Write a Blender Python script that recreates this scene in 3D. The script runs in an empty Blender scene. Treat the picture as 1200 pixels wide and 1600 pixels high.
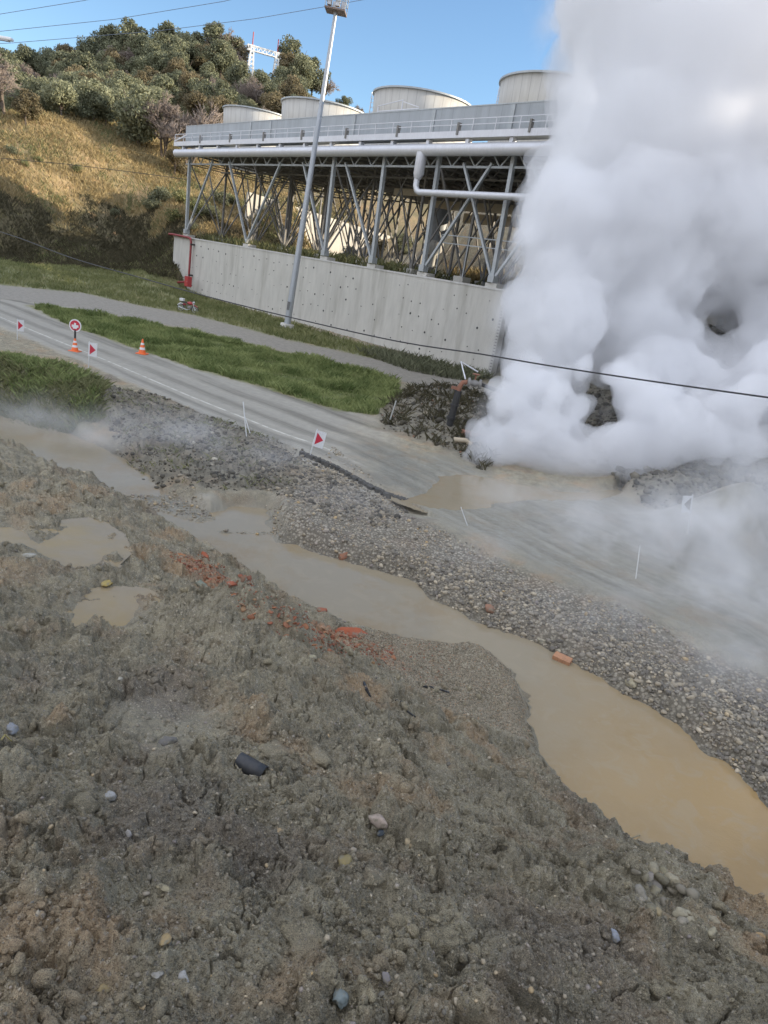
import bpy, math, random
import numpy as np
from mathutils import Vector, Matrix
random.seed(7); rng=np.random.default_rng(11)
scene=bpy.context.scene; COL=scene.collection
PI=math.pi
# ------------------------------------------------------------------ camera
FPX=1076.; PT=math.radians(18.9); RL=math.radians(9.7); CZ=6.0
Fv=np.array([0,math.cos(PT),-math.sin(PT)]); U0=np.array([0,math.sin(PT),math.cos(PT)]); R0=np.array([1.,0,0])
Rv=math.cos(RL)*R0+math.sin(RL)*U0; Uv=math.cos(RL)*U0-math.sin(RL)*R0; CAM=np.array([0,0,CZ])
def ray(x,y): return Fv+(x-600)/FPX*Rv-(y-800)/FPX*Uv
def at(x,y,z=0.):
    d=ray(x,y); return CAM+(z-CZ)/d[2]*d
def atY(x,y,Y):
    d=ray(x,y); return CAM+Y/d[1]*d
cam=bpy.data.cameras.new('camera'); co=bpy.data.objects.new('camera',cam); COL.objects.link(co)
M=Matrix(((Rv[0],Uv[0],-Fv[0],0),(Rv[1],Uv[1],-Fv[1],0),(Rv[2],Uv[2],-Fv[2],CZ),(0,0,0,1))); co.matrix_world=M
cam.sensor_fit='HORIZONTAL'; cam.sensor_width=36; cam.lens=36*FPX/1200; cam.clip_end=3000; cam.clip_start=.1
scene.camera=co
# ------------------------------------------------------------------ helpers
def tag(o,label=None,cat=None,group=None,kind=None):
    if label: o['label']=label
    if cat: o['category']=cat
    if group: o['group']=group
    if kind: o['kind']=kind
    return o
def empty(name,loc,rz=0,label=None,cat=None,group=None,rot=None):
    o=bpy.data.objects.new(name,None); o.empty_display_size=.2; COL.objects.link(o); o.location=[float(v) for v in loc]
    o.rotation_euler=rot if rot else (0,0,rz); return tag(o,label,cat,group)
def mk(name,V,F,mat=None,parent=None,attrs=None,smooth=False,loc=None,matidx=None,mats=None):
    """V (n,3) array, F (m,k) array or list of tuples"""
    V=np.asarray(V,dtype=np.float32).reshape(-1,3)
    me=bpy.data.meshes.new(name)
    if isinstance(F,np.ndarray):
        k=F.shape[1]; m=len(F)
        me.vertices.add(len(V)); me.vertices.foreach_set('co',V.ravel())
        me.loops.add(m*k); me.loops.foreach_set('vertex_index',F.astype(np.int32).ravel())
        me.polygons.add(m); me.polygons.foreach_set('loop_start',np.arange(0,m*k,k,dtype=np.int32))
        me.polygons.foreach_set('loop_total',np.full(m,k,dtype=np.int32)); me.update(calc_edges=True)
    else:
        me.from_pydata(V.tolist(),[],F); me.update()
    if attrs:
        for a,v in attrs.items():
            at_=me.attributes.new(a,'FLOAT','POINT'); at_.data.foreach_set('value',np.asarray(v,dtype=np.float32))
    if smooth: me.polygons.foreach_set('use_smooth',np.ones(len(me.polygons),dtype=bool))
    for m_ in (mats or ([mat] if mat else [])): me.materials.append(m_)
    if matidx is not None: me.polygons.foreach_set('material_index',np.asarray(matidx,dtype=np.int32))
    o=bpy.data.objects.new(name,me); COL.objects.link(o)
    if parent: o.parent=parent
    if loc is not None: o.location=[float(v) for v in loc]
    return o
class MB:
    def __init__(s): s.v=[]; s.f=[]; s.sm=[]
    def add(s,V,F,smooth=False):
        n=len(s.v); s.v.extend([tuple(map(float,p)) for p in V]); s.f.extend([tuple(i+n for i in f) for f in F]); s.sm.extend([smooth]*len(F)); return s
    def box(s,a,b,mat=None):
        x0,y0,z0=a; x1,y1,z1=b
        V=[(x0,y0,z0),(x1,y0,z0),(x1,y1,z0),(x0,y1,z0),(x0,y0,z1),(x1,y0,z1),(x1,y1,z1),(x0,y1,z1)]
        if mat is not None: V=[tuple(mat@Vector(p)) for p in V]
        return s.add(V,[(0,3,2,1),(4,5,6,7),(0,1,5,4),(1,2,6,5),(2,3,7,6),(3,0,4,7)])
    def bar(s,p,q,w,h=None,n=None):
        """rectangular bar p->q"""
        p=Vector(p);q=Vector(q);d=(q-p).normalized();h=h or w
        up=Vector((0,0,1)) if abs(d.z)<.95 else Vector((1,0,0))
        a=d.cross(up).normalized()*w/2; b=d.cross(a).normalized()*h/2
        V=[p-a-b,p+a-b,p+a+b,p-a+b,q-a-b,q+a-b,q+a+b,q-a+b]
        return s.add(V,[(0,3,2,1),(4,5,6,7),(0,1,5,4),(1,2,6,5),(2,3,7,6),(3,0,4,7)])
    def tube(s,pts,r,n=10,cap=True,r2=None):
        pts=[Vector(p) for p in pts]; k=len(pts); rs=r if isinstance(r,(list,tuple)) else [r]*k
        V=[];F=[]; prev=None
        for i,p in enumerate(pts):
            d=(pts[min(i+1,k-1)]-pts[max(i-1,0)]).normalized()
            if prev is None:
                up=Vector((0,0,1)) if abs(d.z)<.9 else Vector((1,0,0)); a=d.cross(up).normalized()
            else: a=(prev-d*prev.dot(d)).normalized()
            prev=a; b=d.cross(a)
            for j in range(n):
                t=2*PI*j/n; V.append(p+(a*math.cos(t)+b*math.sin(t))*rs[i])
        for i in range(k-1):
            for j in range(n): F.append((i*n+j,i*n+(j+1)%n,(i+1)*n+(j+1)%n,(i+1)*n+j))
        s.add(V,F,n>4)
        if cap: s.add(V[:n],[tuple(range(n-1,-1,-1))]); s.add(V[-n:],[tuple(range(n))])
        return s
    def lathe(s,prof,c=(0,0,0),n=24,axis='z',cap=True):
        V=[];F=[]
        for r,z in prof:
            for j in range(n):
                t=2*PI*j/n; p=(r*math.cos(t),r*math.sin(t),z)
                if axis=='y': p=(p[0],p[2],p[1])
                if axis=='x': p=(p[2],p[0],p[1])
                V.append((p[0]+c[0],p[1]+c[1],p[2]+c[2]))
        for i in range(len(prof)-1):
            for j in range(n): F.append((i*n+j,i*n+(j+1)%n,(i+1)*n+(j+1)%n,(i+1)*n+j))
        s.add(V,F,True)
        if cap:
            s.add(V[:n],[tuple(range(n-1,-1,-1))]); s.add(V[-n:],[tuple(range(n))])
        return s
    def build(s,name,mat,parent=None,loc=None,bevel=0):
        o=mk(name,np.array(s.v),s.f,mat,parent,loc=loc); o.data.polygons.foreach_set('use_smooth',np.array(s.sm,dtype=bool))
        if bevel:
            m=o.modifiers.new('bevel','BEVEL'); m.width=bevel; m.segments=2; m.limit_method='ANGLE'
        return o
def copy_tree(o,loc=None,rz=None,scale=None,label=None,group=None,parent=None):
    c=o.copy(); COL.objects.link(c); c.parent=parent
    if loc is not None: c.location=[float(v) for v in loc]
    if rz is not None: c.rotation_euler=(c.rotation_euler[0],c.rotation_euler[1],rz)
    if scale is not None: c.scale=(scale,)*3 if not isinstance(scale,tuple) else scale
    if label: c['label']=label
    if group: c['group']=group
    for ch in o.children: copy_tree(ch,parent=c)
    return c
# noise --------------------------------------------------------------
_perm=rng.permutation(4096).astype(np.int64); _g=rng.uniform(0,2*PI,4096); _gx=np.cos(_g).astype(np.float32); _gy=np.sin(_g).astype(np.float32)
_rnd=rng.random(4096).astype(np.float32)
def _h(i,j,s=0): return _perm[(_perm[(i+s*131)&4095]+j)&4095]
def gn(x,y,s=0):
    xi=np.floor(x).astype(np.int64); yi=np.floor(y).astype(np.int64); fx=(x-xi).astype(np.float32); fy=(y-yi).astype(np.float32)
    u=fx*fx*fx*(fx*(fx*6-15)+10); v=fy*fy*fy*(fy*(fy*6-15)+10)
    def g(i,j,dx,dy):
        h=_h(i,j,s); return _gx[h]*dx+_gy[h]*dy
    a=g(xi,yi,fx,fy); b=g(xi+1,yi,fx-1,fy); c=g(xi,yi+1,fx,fy-1); d=g(xi+1,yi+1,fx-1,fy-1)
    return 1.5*((a+(b-a)*u)+((c+(d-c)*u)-(a+(b-a)*u))*v)
def fbm(x,y,wl,octs=4,s=0,gain=.5):
    o=0;a=1.;t=0
    for k in range(octs): o=o+a*gn(x/wl+k*17.3,y/wl-k*9.1,s+k); t+=a; a*=gain; wl*=.5
    return o/t*1.3
def worley(x,y,wl,s=0):
    X=x/wl;Y=y/wl; xi=np.floor(X).astype(np.int64); yi=np.floor(Y).astype(np.int64)
    d1=np.full(X.shape,9.,np.float32); d2=d1.copy(); idn=np.zeros(X.shape,np.float32)
    for i in(-1,0,1):
        for j in(-1,0,1):
            h=_h(xi+i,yi+j,s); px=xi+i+_rnd[h]; py=yi+j+_rnd[(h*7+13)&4095]
            d=((px-X)**2+(py-Y)**2).astype(np.float32)
            m=d<d1; d2=np.where(m,d1,np.minimum(d2,d)); idn=np.where(m,_rnd[(h*3+5)&4095],idn); d1=np.where(m,d,d1)
    return np.sqrt(d1),np.sqrt(d2),idn
def sst(a,b,x): t=np.clip((x-a)/(b-a),0,1); return t*t*(3-2*t)
def sdf(poly,X,Y):
    """signed distance, negative inside"""
    P=np.asarray(poly,float)[:,:2]; out=np.full(X.shape,50.); lo=P.min(0)-4; hi=P.max(0)+4
    m=(X>lo[0])&(X<hi[0])&(Y>lo[1])&(Y<hi[1]); x=X[m];y=Y[m]
    if x.size==0: return out
    d=np.full(x.shape,1e9); ins=np.zeros(x.shape,bool); n=len(P)
    for i in range(n):
        a=P[i]; b=P[(i+1)%n]; e=b-a; L=max(e@e,1e-9)
        t=np.clip(((x-a[0])*e[0]+(y-a[1])*e[1])/L,0,1); d=np.minimum(d,(x-a[0]-t*e[0])**2+(y-a[1]-t*e[1])**2)
        c=((a[1]>y)!=(b[1]>y)); 
        if abs(e[1])>1e-9: ins^= c&(x<(b[0]-a[0])*(y-a[1])/(b[1]-a[1])+a[0])
    d=np.sqrt(d); out[m]=np.where(ins,-d,d); return out
def pl(pts,z=0.): return np.array([at(p[0],p[1],p[2] if len(p)>2 else z)[:2] for p in pts])
# ------------------------------------------------------------------ node helper
class Mat:
    def __init__(s,name):
        s.m=bpy.data.materials.new(name); s.m.use_nodes=True; s.t=s.m.node_tree; s.t.nodes.clear(); s.out=s.n('ShaderNodeOutputMaterial')
    def n(s,typ,ins=None,**kw):
        nd=s.t.nodes.new(typ)
        for k,v in kw.items(): setattr(nd,k,v)
        for k,v in (ins or {}).items(): s.set(nd.inputs[k],v)
        return nd
    def set(s,sock,v):
        if isinstance(v,bpy.types.NodeSocket): s.t.links.new(v,sock)
        elif isinstance(v,bpy.types.Node): s.t.links.new(v.outputs[0],sock)
        else:
            if isinstance(v,(tuple,list)) and len(v)==3 and sock.type=='RGBA': v=(*v,1)
            sock.default_value=v
    def pos(s): return s.n('ShaderNodeNewGeometry').outputs['Position']
    def obj(s): return s.n('ShaderNodeTexCoord').outputs['Object']
    def noise(s,vec,scale,detail=4,rough=.55,dist=0): return s.n('ShaderNodeTexNoise',{'Vector':vec,'Scale':scale,'Detail':detail,'Roughness':rough,'Distortion':dist}).outputs[0]
    def vor(s,vec,scale,out='Distance',feature='F1'): return s.n('ShaderNodeTexVoronoi',{'Vector':vec,'Scale':scale},feature=feature).outputs[out]
    def mul(s,vec,v): return s.n('ShaderNodeVectorMath',{0:vec,1:v},operation='MULTIPLY').outputs[0]
    def math(s,op,a,b=0.,c=0.):
        return s.n('ShaderNodeMath',{0:a,1:b,2:c},operation=op).outputs[0]
    def ramp(s,x,a,b,lo=0.,hi=1.): return s.n('ShaderNodeMapRange',{'Value':x,'From Min':a,'From Max':b,'To Min':lo,'To Max':hi}).outputs[0]
    def mix(s,f,a,b,blend='MIX'):
        nd=s.t.nodes.new('ShaderNodeMix'); nd.data_type='RGBA'; nd.blend_type=blend
        s.set(nd.inputs[0],f); s.set(nd.inputs[6],a); s.set(nd.inputs[7],b); return nd.outputs[2]
    def fmix(s,f,a,b):
        nd=s.t.nodes.new('ShaderNodeMix'); s.set(nd.inputs[0],f); s.set(nd.inputs[2],a); s.set(nd.inputs[3],b); return nd.outputs[0]
    def cramp(s,x,stops,interp='LINEAR'):
        nd=s.n('ShaderNodeValToRGB',{0:x}); r=nd.color_ramp; r.interpolation=interp
        while len(r.elements)<len(stops): r.elements.new(.5)
        for e,(p,c) in zip(r.elements,stops): e.position=p; e.color=(*c,1)
        return nd.outputs[0]
    def attr(s,name): return s.n('ShaderNodeAttribute',attribute_name=name).outputs['Fac']
    def sep(s,v): return s.n('ShaderNodeSeparateXYZ',{0:v}).outputs
    def bump(s,h,strength=.5,dist=.02,normal=None):
        i={'Height':h,'Strength':strength,'Distance':dist}
        if normal is not None: i['Normal']=normal
        return s.n('ShaderNodeBump',i).outputs[0]
    def bsdf(s,color,rough=.8,metal=0.,normal=None,spec=.5,**kw):
        i={'Base Color':color,'Roughness':rough,'Metallic':metal,'Specular IOR Level':spec}
        if normal is not None: i['Normal']=normal
        i.update(kw); b=s.n('ShaderNodeBsdfPrincipled',i); s.t.links.new(b.outputs[0],s.out.inputs[0]); return s.m
def paint(name,c,rough=.5,metal=0.,dirt=.25,sc=3.,dc=(.10,.09,.075)):
    m=Mat(name); p=m.obj(); n=m.noise(p,sc,6,.65); n2=m.noise(m.mul(p,(6,6,.7)),sc,4)
    f=m.math('MULTIPLY',m.ramp(m.math('MULTIPLY',n,n2),.15,.45),dirt)
    return m.bsdf(m.mix(f,c,dc),m.ramp(n,.3,.7,rough*.85,min(1,rough*1.2)),metal,m.bump(m.noise(p,40,3),.15,.003))
# ------------------------------------------------------------------ terrain
S0=np.array([5.95,52.53]); D2=np.array([-0.700883,0.71327626]); NV=np.array([0.71327626,0.700883])   # structure frame: u along wall (leftwards), v away
def W(u,v,z=0.): p=S0+D2*u+NV*v; return (float(p[0]),float(p[1]),float(z))
ctrl=[]
def C(*pts):
    for p in pts: q=at(*p); ctrl.append((q[0],q[1],p[2]))
def CY(*pts):
    for x,y,Y in pts: q=atY(x,y,Y); ctrl.append((q[0],q[1],q[2]))
def CX(*pts): ctrl.extend(pts)
C((0,1600,2.75),(300,1600,2.75),(600,1600,2.65),(900,1600,2.45),(1200,1600,2.2),(0,1300,2.35),(300,1300,2.25),(600,1300,2.0),(900,1400,1.75),
  (1200,1480,1.35),(1080,1400,1.15),(0,1100,1.85),(300,1100,1.65),(520,1150,1.6),(100,955,1.3),(200,955,1.3),(120,860,1.15),(20,835,1.15),
  (400,1000,1.65),(420,960,1.45),(520,1030,1.1),(60,735,1.0),(0,715,1.0),(150,800,1.0),(230,850,.8),(300,900,.75),(370,950,.6),(470,985,.25),(560,1020,.2),
  (640,1050,.3),(700,1120,.6),(780,1080,0.),(700,1040,.0),(810,1130,-.1),(780,1180,.4),(860,1240,.55),(950,1310,.65),(1050,1370,.75),(1200,1450,.9),(700,1250,1.5))
C((700,895,-.1),(760,850,.1),(900,930,.1),(950,1010,.0),(1060,1060,.05),(1200,1160,.05),(1200,1030,.15),(600,830,.0),(500,780,.0),(430,730,.05),(350,700,.0),
  (520,850,-.15),(300,780,-.2),(400,810,-.15),(700,800,0),(850,850,.0),(1000,930,.05))
C((0,500,0),(0,560,.05),(100,530,0),(200,580,0),(300,620,0),(450,670,0),(500,650,0),(600,660,0),(600,720,0),(750,780,0),(900,830,0),(1040,850,0),(1200,920,.05))
C((40,585,.85),(0,570,.95),(90,600,.8),(0,625,.7),(130,640,.4),(60,645,.4),(180,610,.08),(220,660,.05),(300,650,.0),(170,660,.1),(250,730,.0),(0,655,-.25),(120,700,-.25))
C((200,500,0),(400,560,0),(560,600,0),(300,500,0),(500,540,0),(700,590,0),(620,640,.1),(680,650,.25),(740,640,.35),(720,690,.1),(316,466,.05),(450,502,0),(600,545,0),(760,592,.1),
  (0,440,.1),(100,447,.1),(200,470,.0),(200,440,.5),(100,420,.5),(0,410,.55),(255,440,1.2))
C((1030,790,.1),(1100,800,.15),(1200,850,.3),(1000,740,.3),(1060,745,1.0),(1200,780,1.6))
CX((8,30,.2),(16,31,2.6),(22,26,3.2),(30,20,3.2),(17,40,6.0),(24,46,8),(9,36,.3))
CX((0,0,2.9),(6,0,2.4),(-6,0,3.1),(-12,4,2.3),(-12,-6,2.6),(10,-6,2),(10,3,.2),(14,0,.3),(0,-15,2.5),(14,8,.1),(22,8,.5),(-14,12,1.3),(-20,22,.6),(-25,10,2),(-32,32,.5),(-45,40,1),(-60,60,2),(-60,20,4),(40,0,5),(30,-20,4),(-30,-30,5),(0,-50,5),(60,-30,6),(-90,-20,10),(-90,60,6))
CX((-14,120,7.5),(-20,112,7),(-10,110,6.5),(-24,104,6.8),(-14,99,6.3),(-18,109,8),(-8,100,6.3))
# hillside at the left and the hill behind
CY((0,392,90),(0,340,93),(0,290,97),(0,225,104),(100,300,103),(150,215,120),(60,190,113),(100,385,95),(200,400,99),(200,330,108),(250,300,114),(225,225,128),(300,290,122),(0,180,113))
CX((*W(53,1.5)[:2],3.5),(*W(57,-2)[:2],1.6),(*W(60,4)[:2],6.2),(*W(66,-6)[:2],3.2),(*W(70,6)[:2],9.5))
CY((20,138,230),(150,120,238),(300,104,240),(450,134,230),(560,198,240),(100,160,185),(300,175,180),(230,150,195),(420,172,185),(180,175,155),(330,205,150),(-150,120,220),(-150,200,130),(-100,300,110),(700,230,240),(-300,150,240))
CX((-100,300,52),(-60,300,52),(0,300,40),(100,300,30),(-200,300,48),(0,420,40),(-150,420,60),(150,420,30),(300,300,25),(-300,100,50),(-250,-50,30),(0,-300,10),(300,-100,10),(300,100,15),(-300,-300,10),(300,-300,10),(0,600,30),(600,0,20),(-600,0,30),(0,-600,20),(450,450,30),(-450,450,50))
for (u,v) in ((40,25),(20,25),(5,25),(30,45),(10,45),(-10,20),(-10,40),(50,15),(60,22)):
    q=W(u,v); ctrl.append((q[0],q[1],{25:6.3,45:12,20:6.3,40:8,15:6.5,22:12}[v]))
CT=np.array(ctrl); 
def K(d2): return np.where(d2>0,.5*d2*np.log(d2+1e-9),0)
n_=len(CT); A=np.zeros((n_+3,n_+3)); dd=((CT[:,None,:2]-CT[None,:,:2])**2).sum(-1)/1e2
A[:n_,:n_]=K(dd)+np.eye(n_)*2e-4; A[:n_,n_]=1; A[:n_,n_+1:]=CT[:,:2]/10; A[n_,:n_]=1; A[n_+1:,:n_]=CT[:,:2].T/10
SOL=np.linalg.solve(A,np.concatenate([CT[:,2],[0,0,0]]))
def tps(X,Y):
    sh=X.shape; X=X.ravel(); Y=Y.ravel(); out=SOL[n_]+SOL[n_+1]*X/10+SOL[n_+2]*Y/10
    for i in range(n_):
        d=((X-CT[i,0])**2+(Y-CT[i,1])**2)/1e2; out+=SOL[i]*.5*d*np.log(d+1e-9)
    return out.reshape(sh)
# regions (plan outlines found by putting the photo's outlines on the level ground)
WZ=-.3
P_water=pl([(-90,628),(40,656),(110,676),(188,712),(232,742),(262,772),(300,795),(330,800),(375,790),(412,796),(425,822),(440,846),(540,876),(640,905),(700,945),(760,975),(840,1008),(900,1033),(985,1088),(1060,1130),(1130,1190),(1200,1250),(1340,1360),
  (1360,1560),(1200,1500),(1080,1400),(980,1340),(900,1270),(832,1160),(826,1105),(800,1052),(750,1018),(640,1003),(560,987),(480,950),(390,905),(330,878),(250,842),(190,815),(100,770),(0,715),(-90,690)],WZ)
P_mud=pl([(90,670),(190,722),(232,758),(300,778),(420,785),(445,800),(430,850),(330,835),(200,792),(130,735)],-.15)
P_pond=pl([(330,800),(400,785),(420,820),(400,832),(340,820)],-.15)
P_grass=pl([(45,478),(110,482),(200,500),(300,518),(400,543),(500,562),(560,578),(622,596),(625,625),(590,650),(520,640),(440,615),(380,597),(300,575),(200,541),(110,510)],0)
P_track=pl([(-60,440),(20,448),(130,458),(220,478),(300,492),(380,512),(450,532),(520,546),(600,564),(680,580),(745,592),(800,640),(760,640),(700,625),(640,600),(560,574),(500,560),(400,540),(300,515),(200,496),(110,480),(20,468),(-60,470)],0)
P_verge=pl([(-60,400),(100,415),(200,435),(262,440),(316,464),(450,503),(600,550),(700,578),(770,592),(745,594),(680,580),(600,564),(520,546),(450,532),(380,512),(300,492),(220,478),(130,458),(20,448),(-60,440)],0)
P_mound=pl([(-60,545,.6),(0,548,.6),(60,552,.6),(120,575,.5),(160,610,.1),(165,640,.1),(150,665,0),(100,670,-.1),(0,645,-.1),(-60,630,-.1)])
P_rubm=pl([(590,640),(640,605),(700,600),(760,620),(790,690),(760,735),(700,700),(640,680),(600,668)],.1)
P_mudrd=pl([(560,690),(700,712),(800,760),(1000,770),(1300,890),(1300,1090),(1150,1040),(1050,985),(960,940),(860,905),(760,860),(700,830),(640,790),(560,730)],0)
P_gravbar=pl([(440,770),(520,700),(640,795),(720,850),(800,890),(900,925),(1000,968),(1100,1030),(1300,1110),(1340,1360),(1200,1250),(1130,1190),(1060,1130),(985,1088),(900,1033),(840,1008),(760,975),(700,945),(640,905),(540,876),(440,852),(420,810)],0)
P_cobble=pl([(560,850),(700,880),(800,915),(900,965),(1000,1015),(1100,1065),(1300,1150),(1340,1360),(1200,1250),(1130,1190),(1060,1130),(985,1088),(900,1033),(840,1008),(760,975),(700,945),(640,905)],0)
P_finebar=pl([(560,987,0),(640,1003,-.2),(750,1018,-.25),(800,1052,-.28),(826,1105,-.28),(832,1160,-.2),(790,1150,.1),(720,1110,.4),(650,1080,.6),(580,1040,.4),(540,1010,.3)])
P_brick=pl([(275,865,.75),(310,862,.6),(340,890,.5),(400,930,.4),(470,960,.15),(560,990,.1),(620,1010,.1),(650,1060,.3),(560,1030,.4),(480,1000,.6),(400,960,1.2),(330,930,.85),(290,890,.8)])
PUD1=pl([(-30,822),(20,822),(45,835),(60,850),(72,842),(105,822),(140,818),(170,838),(178,860),(160,880),(130,890),(95,885),(70,868),(30,850),(-30,856)],1.15)
PUD2=pl([(120,940),(175,930),(215,932),(222,945),(205,972),(190,982),(130,988),(105,984),(110,960)],1.3)
P_dirtsoft=pl([(170,1110,1.65),(260,1080,1.6),(340,1110,1.6),(330,1165,1.75),(240,1200,1.85),(180,1160,1.8)])
WHITE=pl([(-60,470),(60,520),(169,564),(300,620),(450,680),(500,697),(600,745),(760,830),(900,905),(1100,1000)],0)
SUN_EL=math.radians(16); SUN_AZ=math.radians(84)     # azimuth from +Y towards +X
sx,sy=math.sin(SUN_AZ),math.cos(SUN_AZ)
def shade_hills(X,Y):
    q=X*sx+Y*sy-112; p=-X*sy+Y*sx
    H=np.interp(p,[-260,-120,0,68,84,105,125],[10,36,41,41,30,24,0])  # unseen ridge, its height shaped to keep low sun off the foreground
    shade_knoll=26.5*np.exp(-(((X-12)/13)**2+((Y-98)/9.5)**2))*(((X-5.95)*NV[0]+(Y-52.53)*NV[1])>24)  # hidden knoll added behind the deck to shade the lower left hillside
    return np.maximum(H*np.exp(-(q/24.)**2),shade_knoll)
def polyt(P,X,Y):
    """signed lateral distance to an open polyline"""
    best=np.full(X.shape,1e9); out=np.full(X.shape,99.)
    for i in range(len(P)-1):
        a=P[i];b=P[i+1];e=b-a;L=e@e; t=np.clip(((X-a[0])*e[0]+(Y-a[1])*e[1])/L,0,1)
        dx=X-a[0]-t*e[0]; dy=Y-a[1]-t*e[1]; d=dx*dx+dy*dy; s=np.sign(e[0]*dy-e[1]*dx)
        m=d<best; best=np.where(m,d,best); out=np.where(m,s*np.sqrt(d),out)
    return out
# polar grid, fine inside the view
phi=np.radians(np.arange(84,4.3,-.075)); ra=4.3/np.tan(phi); ra=ra[ra<58]
rb=[ra[-1]]
while rb[-1]<900: rb.append(rb[-1]*(1.0085 if rb[-1]<330 else 1.05))
RR=np.concatenate([[.05,.2],ra,np.array(rb[1:])])
AZ=np.concatenate([np.arange(-180,-60,4),np.arange(-60,-34,.2),np.arange(-34,34.01,.085),np.arange(34.15,64,.15),np.arange(67,180.1,4)]); AZ=np.radians(AZ)
G_R,G_A=np.meshgrid(RR,AZ,indexing='ij'); X=G_R*np.sin(G_A); Y=G_R*np.cos(G_A)
wob=.12*fbm(X,Y,1.1,4,3)+.04*fbm(X,Y,.25,3,8)
farw=1+np.clip((G_R-12)/14,0,2.5)
def reg(P,soft=.15): return 1-sst(-soft,soft,sdf(P,X,Y)+wob*farw)
base=tps(X,Y)
u_=(X-S0[0])*D2[0]+(Y-S0[1])*D2[1]; v_=(X-S0[0])*NV[0]+(Y-S0[1])*NV[1]
terr=sst(.7,1.9,v_)*sst(54.5,52.5,u_)*sst(-40,-30,u_)*(1-sst(24,30,v_))
front=(1-sst(.1,.7,v_))*sst(52.5,48,u_)*sst(-6,0,u_)*sst(-8,-2,v_)
base=base*(1-front)+front*.02
base=np.where(terr>0,base*(1-terr)+terr*6.05,base)
base=np.maximum(base,shade_hills(X,Y)*(G_R>45))
sd_w=sdf(P_water,X,Y)+(.05+.14*sst(6,14,G_R))*fbm(X,Y,.9,5,71)
water=1-sst(-.1,.1,sd_w)
P_b2=pl([(955,752),(1040,728),(1200,735),(1400,760),(1400,930),(1280,890),(1180,848),(1080,812),(1010,788)],.1); mud=reg(P_mud,.25); grass=reg(P_grass,.3); track=reg(P_track,.3); verge=reg(P_verge,.4); mound=reg(P_mound,.3)
mudrd=reg(P_mudrd,.9)*(1-.55*sst(.05,.5,fbm(X,Y,2.,4,171))*sst(2.5,-.5,-sdf(P_mudrd,X,Y)))*(1-reg(P_b2,.35)); gravbar=reg(P_gravbar,.4); cobble=reg(P_cobble,.4); finebar=reg(P_finebar,.15); brick=reg(P_brick,.12); rubm=reg(P_rubm,.4)
soft=reg(P_dirtsoft,.15)
P_dark=pl([(165,625),(230,615),(300,640),(380,668),(440,690),(470,715),(455,760),(400,768),(300,760),(235,742),(190,705),(165,665)],0)
darkp=reg(P_dark,.5)
Pm2=pl([(0,575,.6),(60,590,.6),(120,600,.4),(165,620,.1),(160,665,0),(100,668,-.1),(0,645,-.1),(-60,630,-.1)]); darkm=reg(Pm2,.3)
rt=polyt(WHITE,X,Y)
road=(sst(-1.7,-1.1,rt+wob*2)*sst(8.2,7.6,rt+wob*2))*(1-grass)*(1-track)*((X<4)|(Y<27))*(1-sst(-3,1.5,X+wob*6))*(1-rubm)
edge=(X>-9)&(X<3)
hill=sst(86,94,G_R)*(X<-8)*(v_>2)+sst(54,60,u_)*(v_>-12)*(Y>70)+sst(-34,-40,X)*sst(84,90,Y); hill=np.clip(hill,0,1); hill=np.maximum(hill,sst(110,120,G_R))
hill=np.clip(np.maximum(hill,(base>1.3)*(X<-20)*(Y>60)),0,1)
# near-bank flag: the berm this side of the stream
bankside=(G_R<60)&(sd_w>0)
cl=WHITE
berm=((polyt(P_water[21:][::-1],X,Y)<0)&(sd_w>0)).astype(float)
berm=np.where((G_R<14)&(Y<12.5)&(sd_w>.0),((X*1.25+Y*1.0)<13.5).astype(float)*((sdf(P_gravbar,X,Y)>0)),0.)
berm=np.maximum(berm,((X<-4)&(G_R<22)&(sdf(P_mud,X,Y)>.1)&(sd_w>0)&(Y<-X*.9+9)).astype(float))
flat=np.clip(mud+road+mudrd*.9+track+finebar*.6+.8*soft,0,1)
near=np.exp(-np.maximum(G_R-9,0)/12.)
dv=np.zeros_like(X)
m=G_R<75; xm=X[m]; ym=Y[m]
big=fbm(xm,ym,1.7,3,21); mid=np.abs(fbm(xm,ym,.62,4,31)); w1,w2,wi=worley(xm+.05*gn(xm*9,ym*9,2),ym+.05*gn(xm*9,ym*9,4),.27,5)
w3,w4,wj=worley(xm+.02*gn(xm*22,ym*22,12),ym+.02*gn(xm*22,ym*22,14),.095,9)
patch=sst(-.25,.35,fbm(xm,ym,.9,3,77)); patch2=sst(-.1,.4,fbm(xm,ym,.5,3,87))
clod=(np.clip(1-w1*1.25,0,1)**.7)*sst(.25,.6,wi)*patch; clod2=(np.clip(1-w3*1.3,0,1)**.7)*sst(.3,.7,wj)*patch2
fine=fbm(xm,ym,.055,3,55)
w5,w6,wk=worley(xm+.01*gn(xm*50,ym*50,22),ym+.01*gn(xm*50,ym*50,24),.04,19)
crumb=(np.clip(1-w5*1.2,0,1)**.8)*sst(.2,.7,wk); rid=1-np.abs(fbm(xm,ym,.22,4,61))*2.2
nA=fbm(xm,ym,.42,4,141); nB=fbm(xm,ym,.17,3,143); cre=-.085*np.exp(-(nA/.045)**2)*sst(.0,.3,fbm(xm,ym,.7,2,145))-.04*np.exp(-(nB/.06)**2)*sst(-.1,.3,fbm(xm,ym,.5,2,147))
chunk=np.round(fbm(xm,ym,.16,2,151)*4)/4*.03*patch
nearm=1-.6*sst(5,9,G_R[m]); rug=cre*nearm+chunk*nearm+.11*big-.17*(mid-.25)+.20*clod+.07*clod2+.016*crumb*(.4+.6*patch)+.036*fine+.03*np.clip(rid,-1,1)*(.3+.7*patch2)
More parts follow.
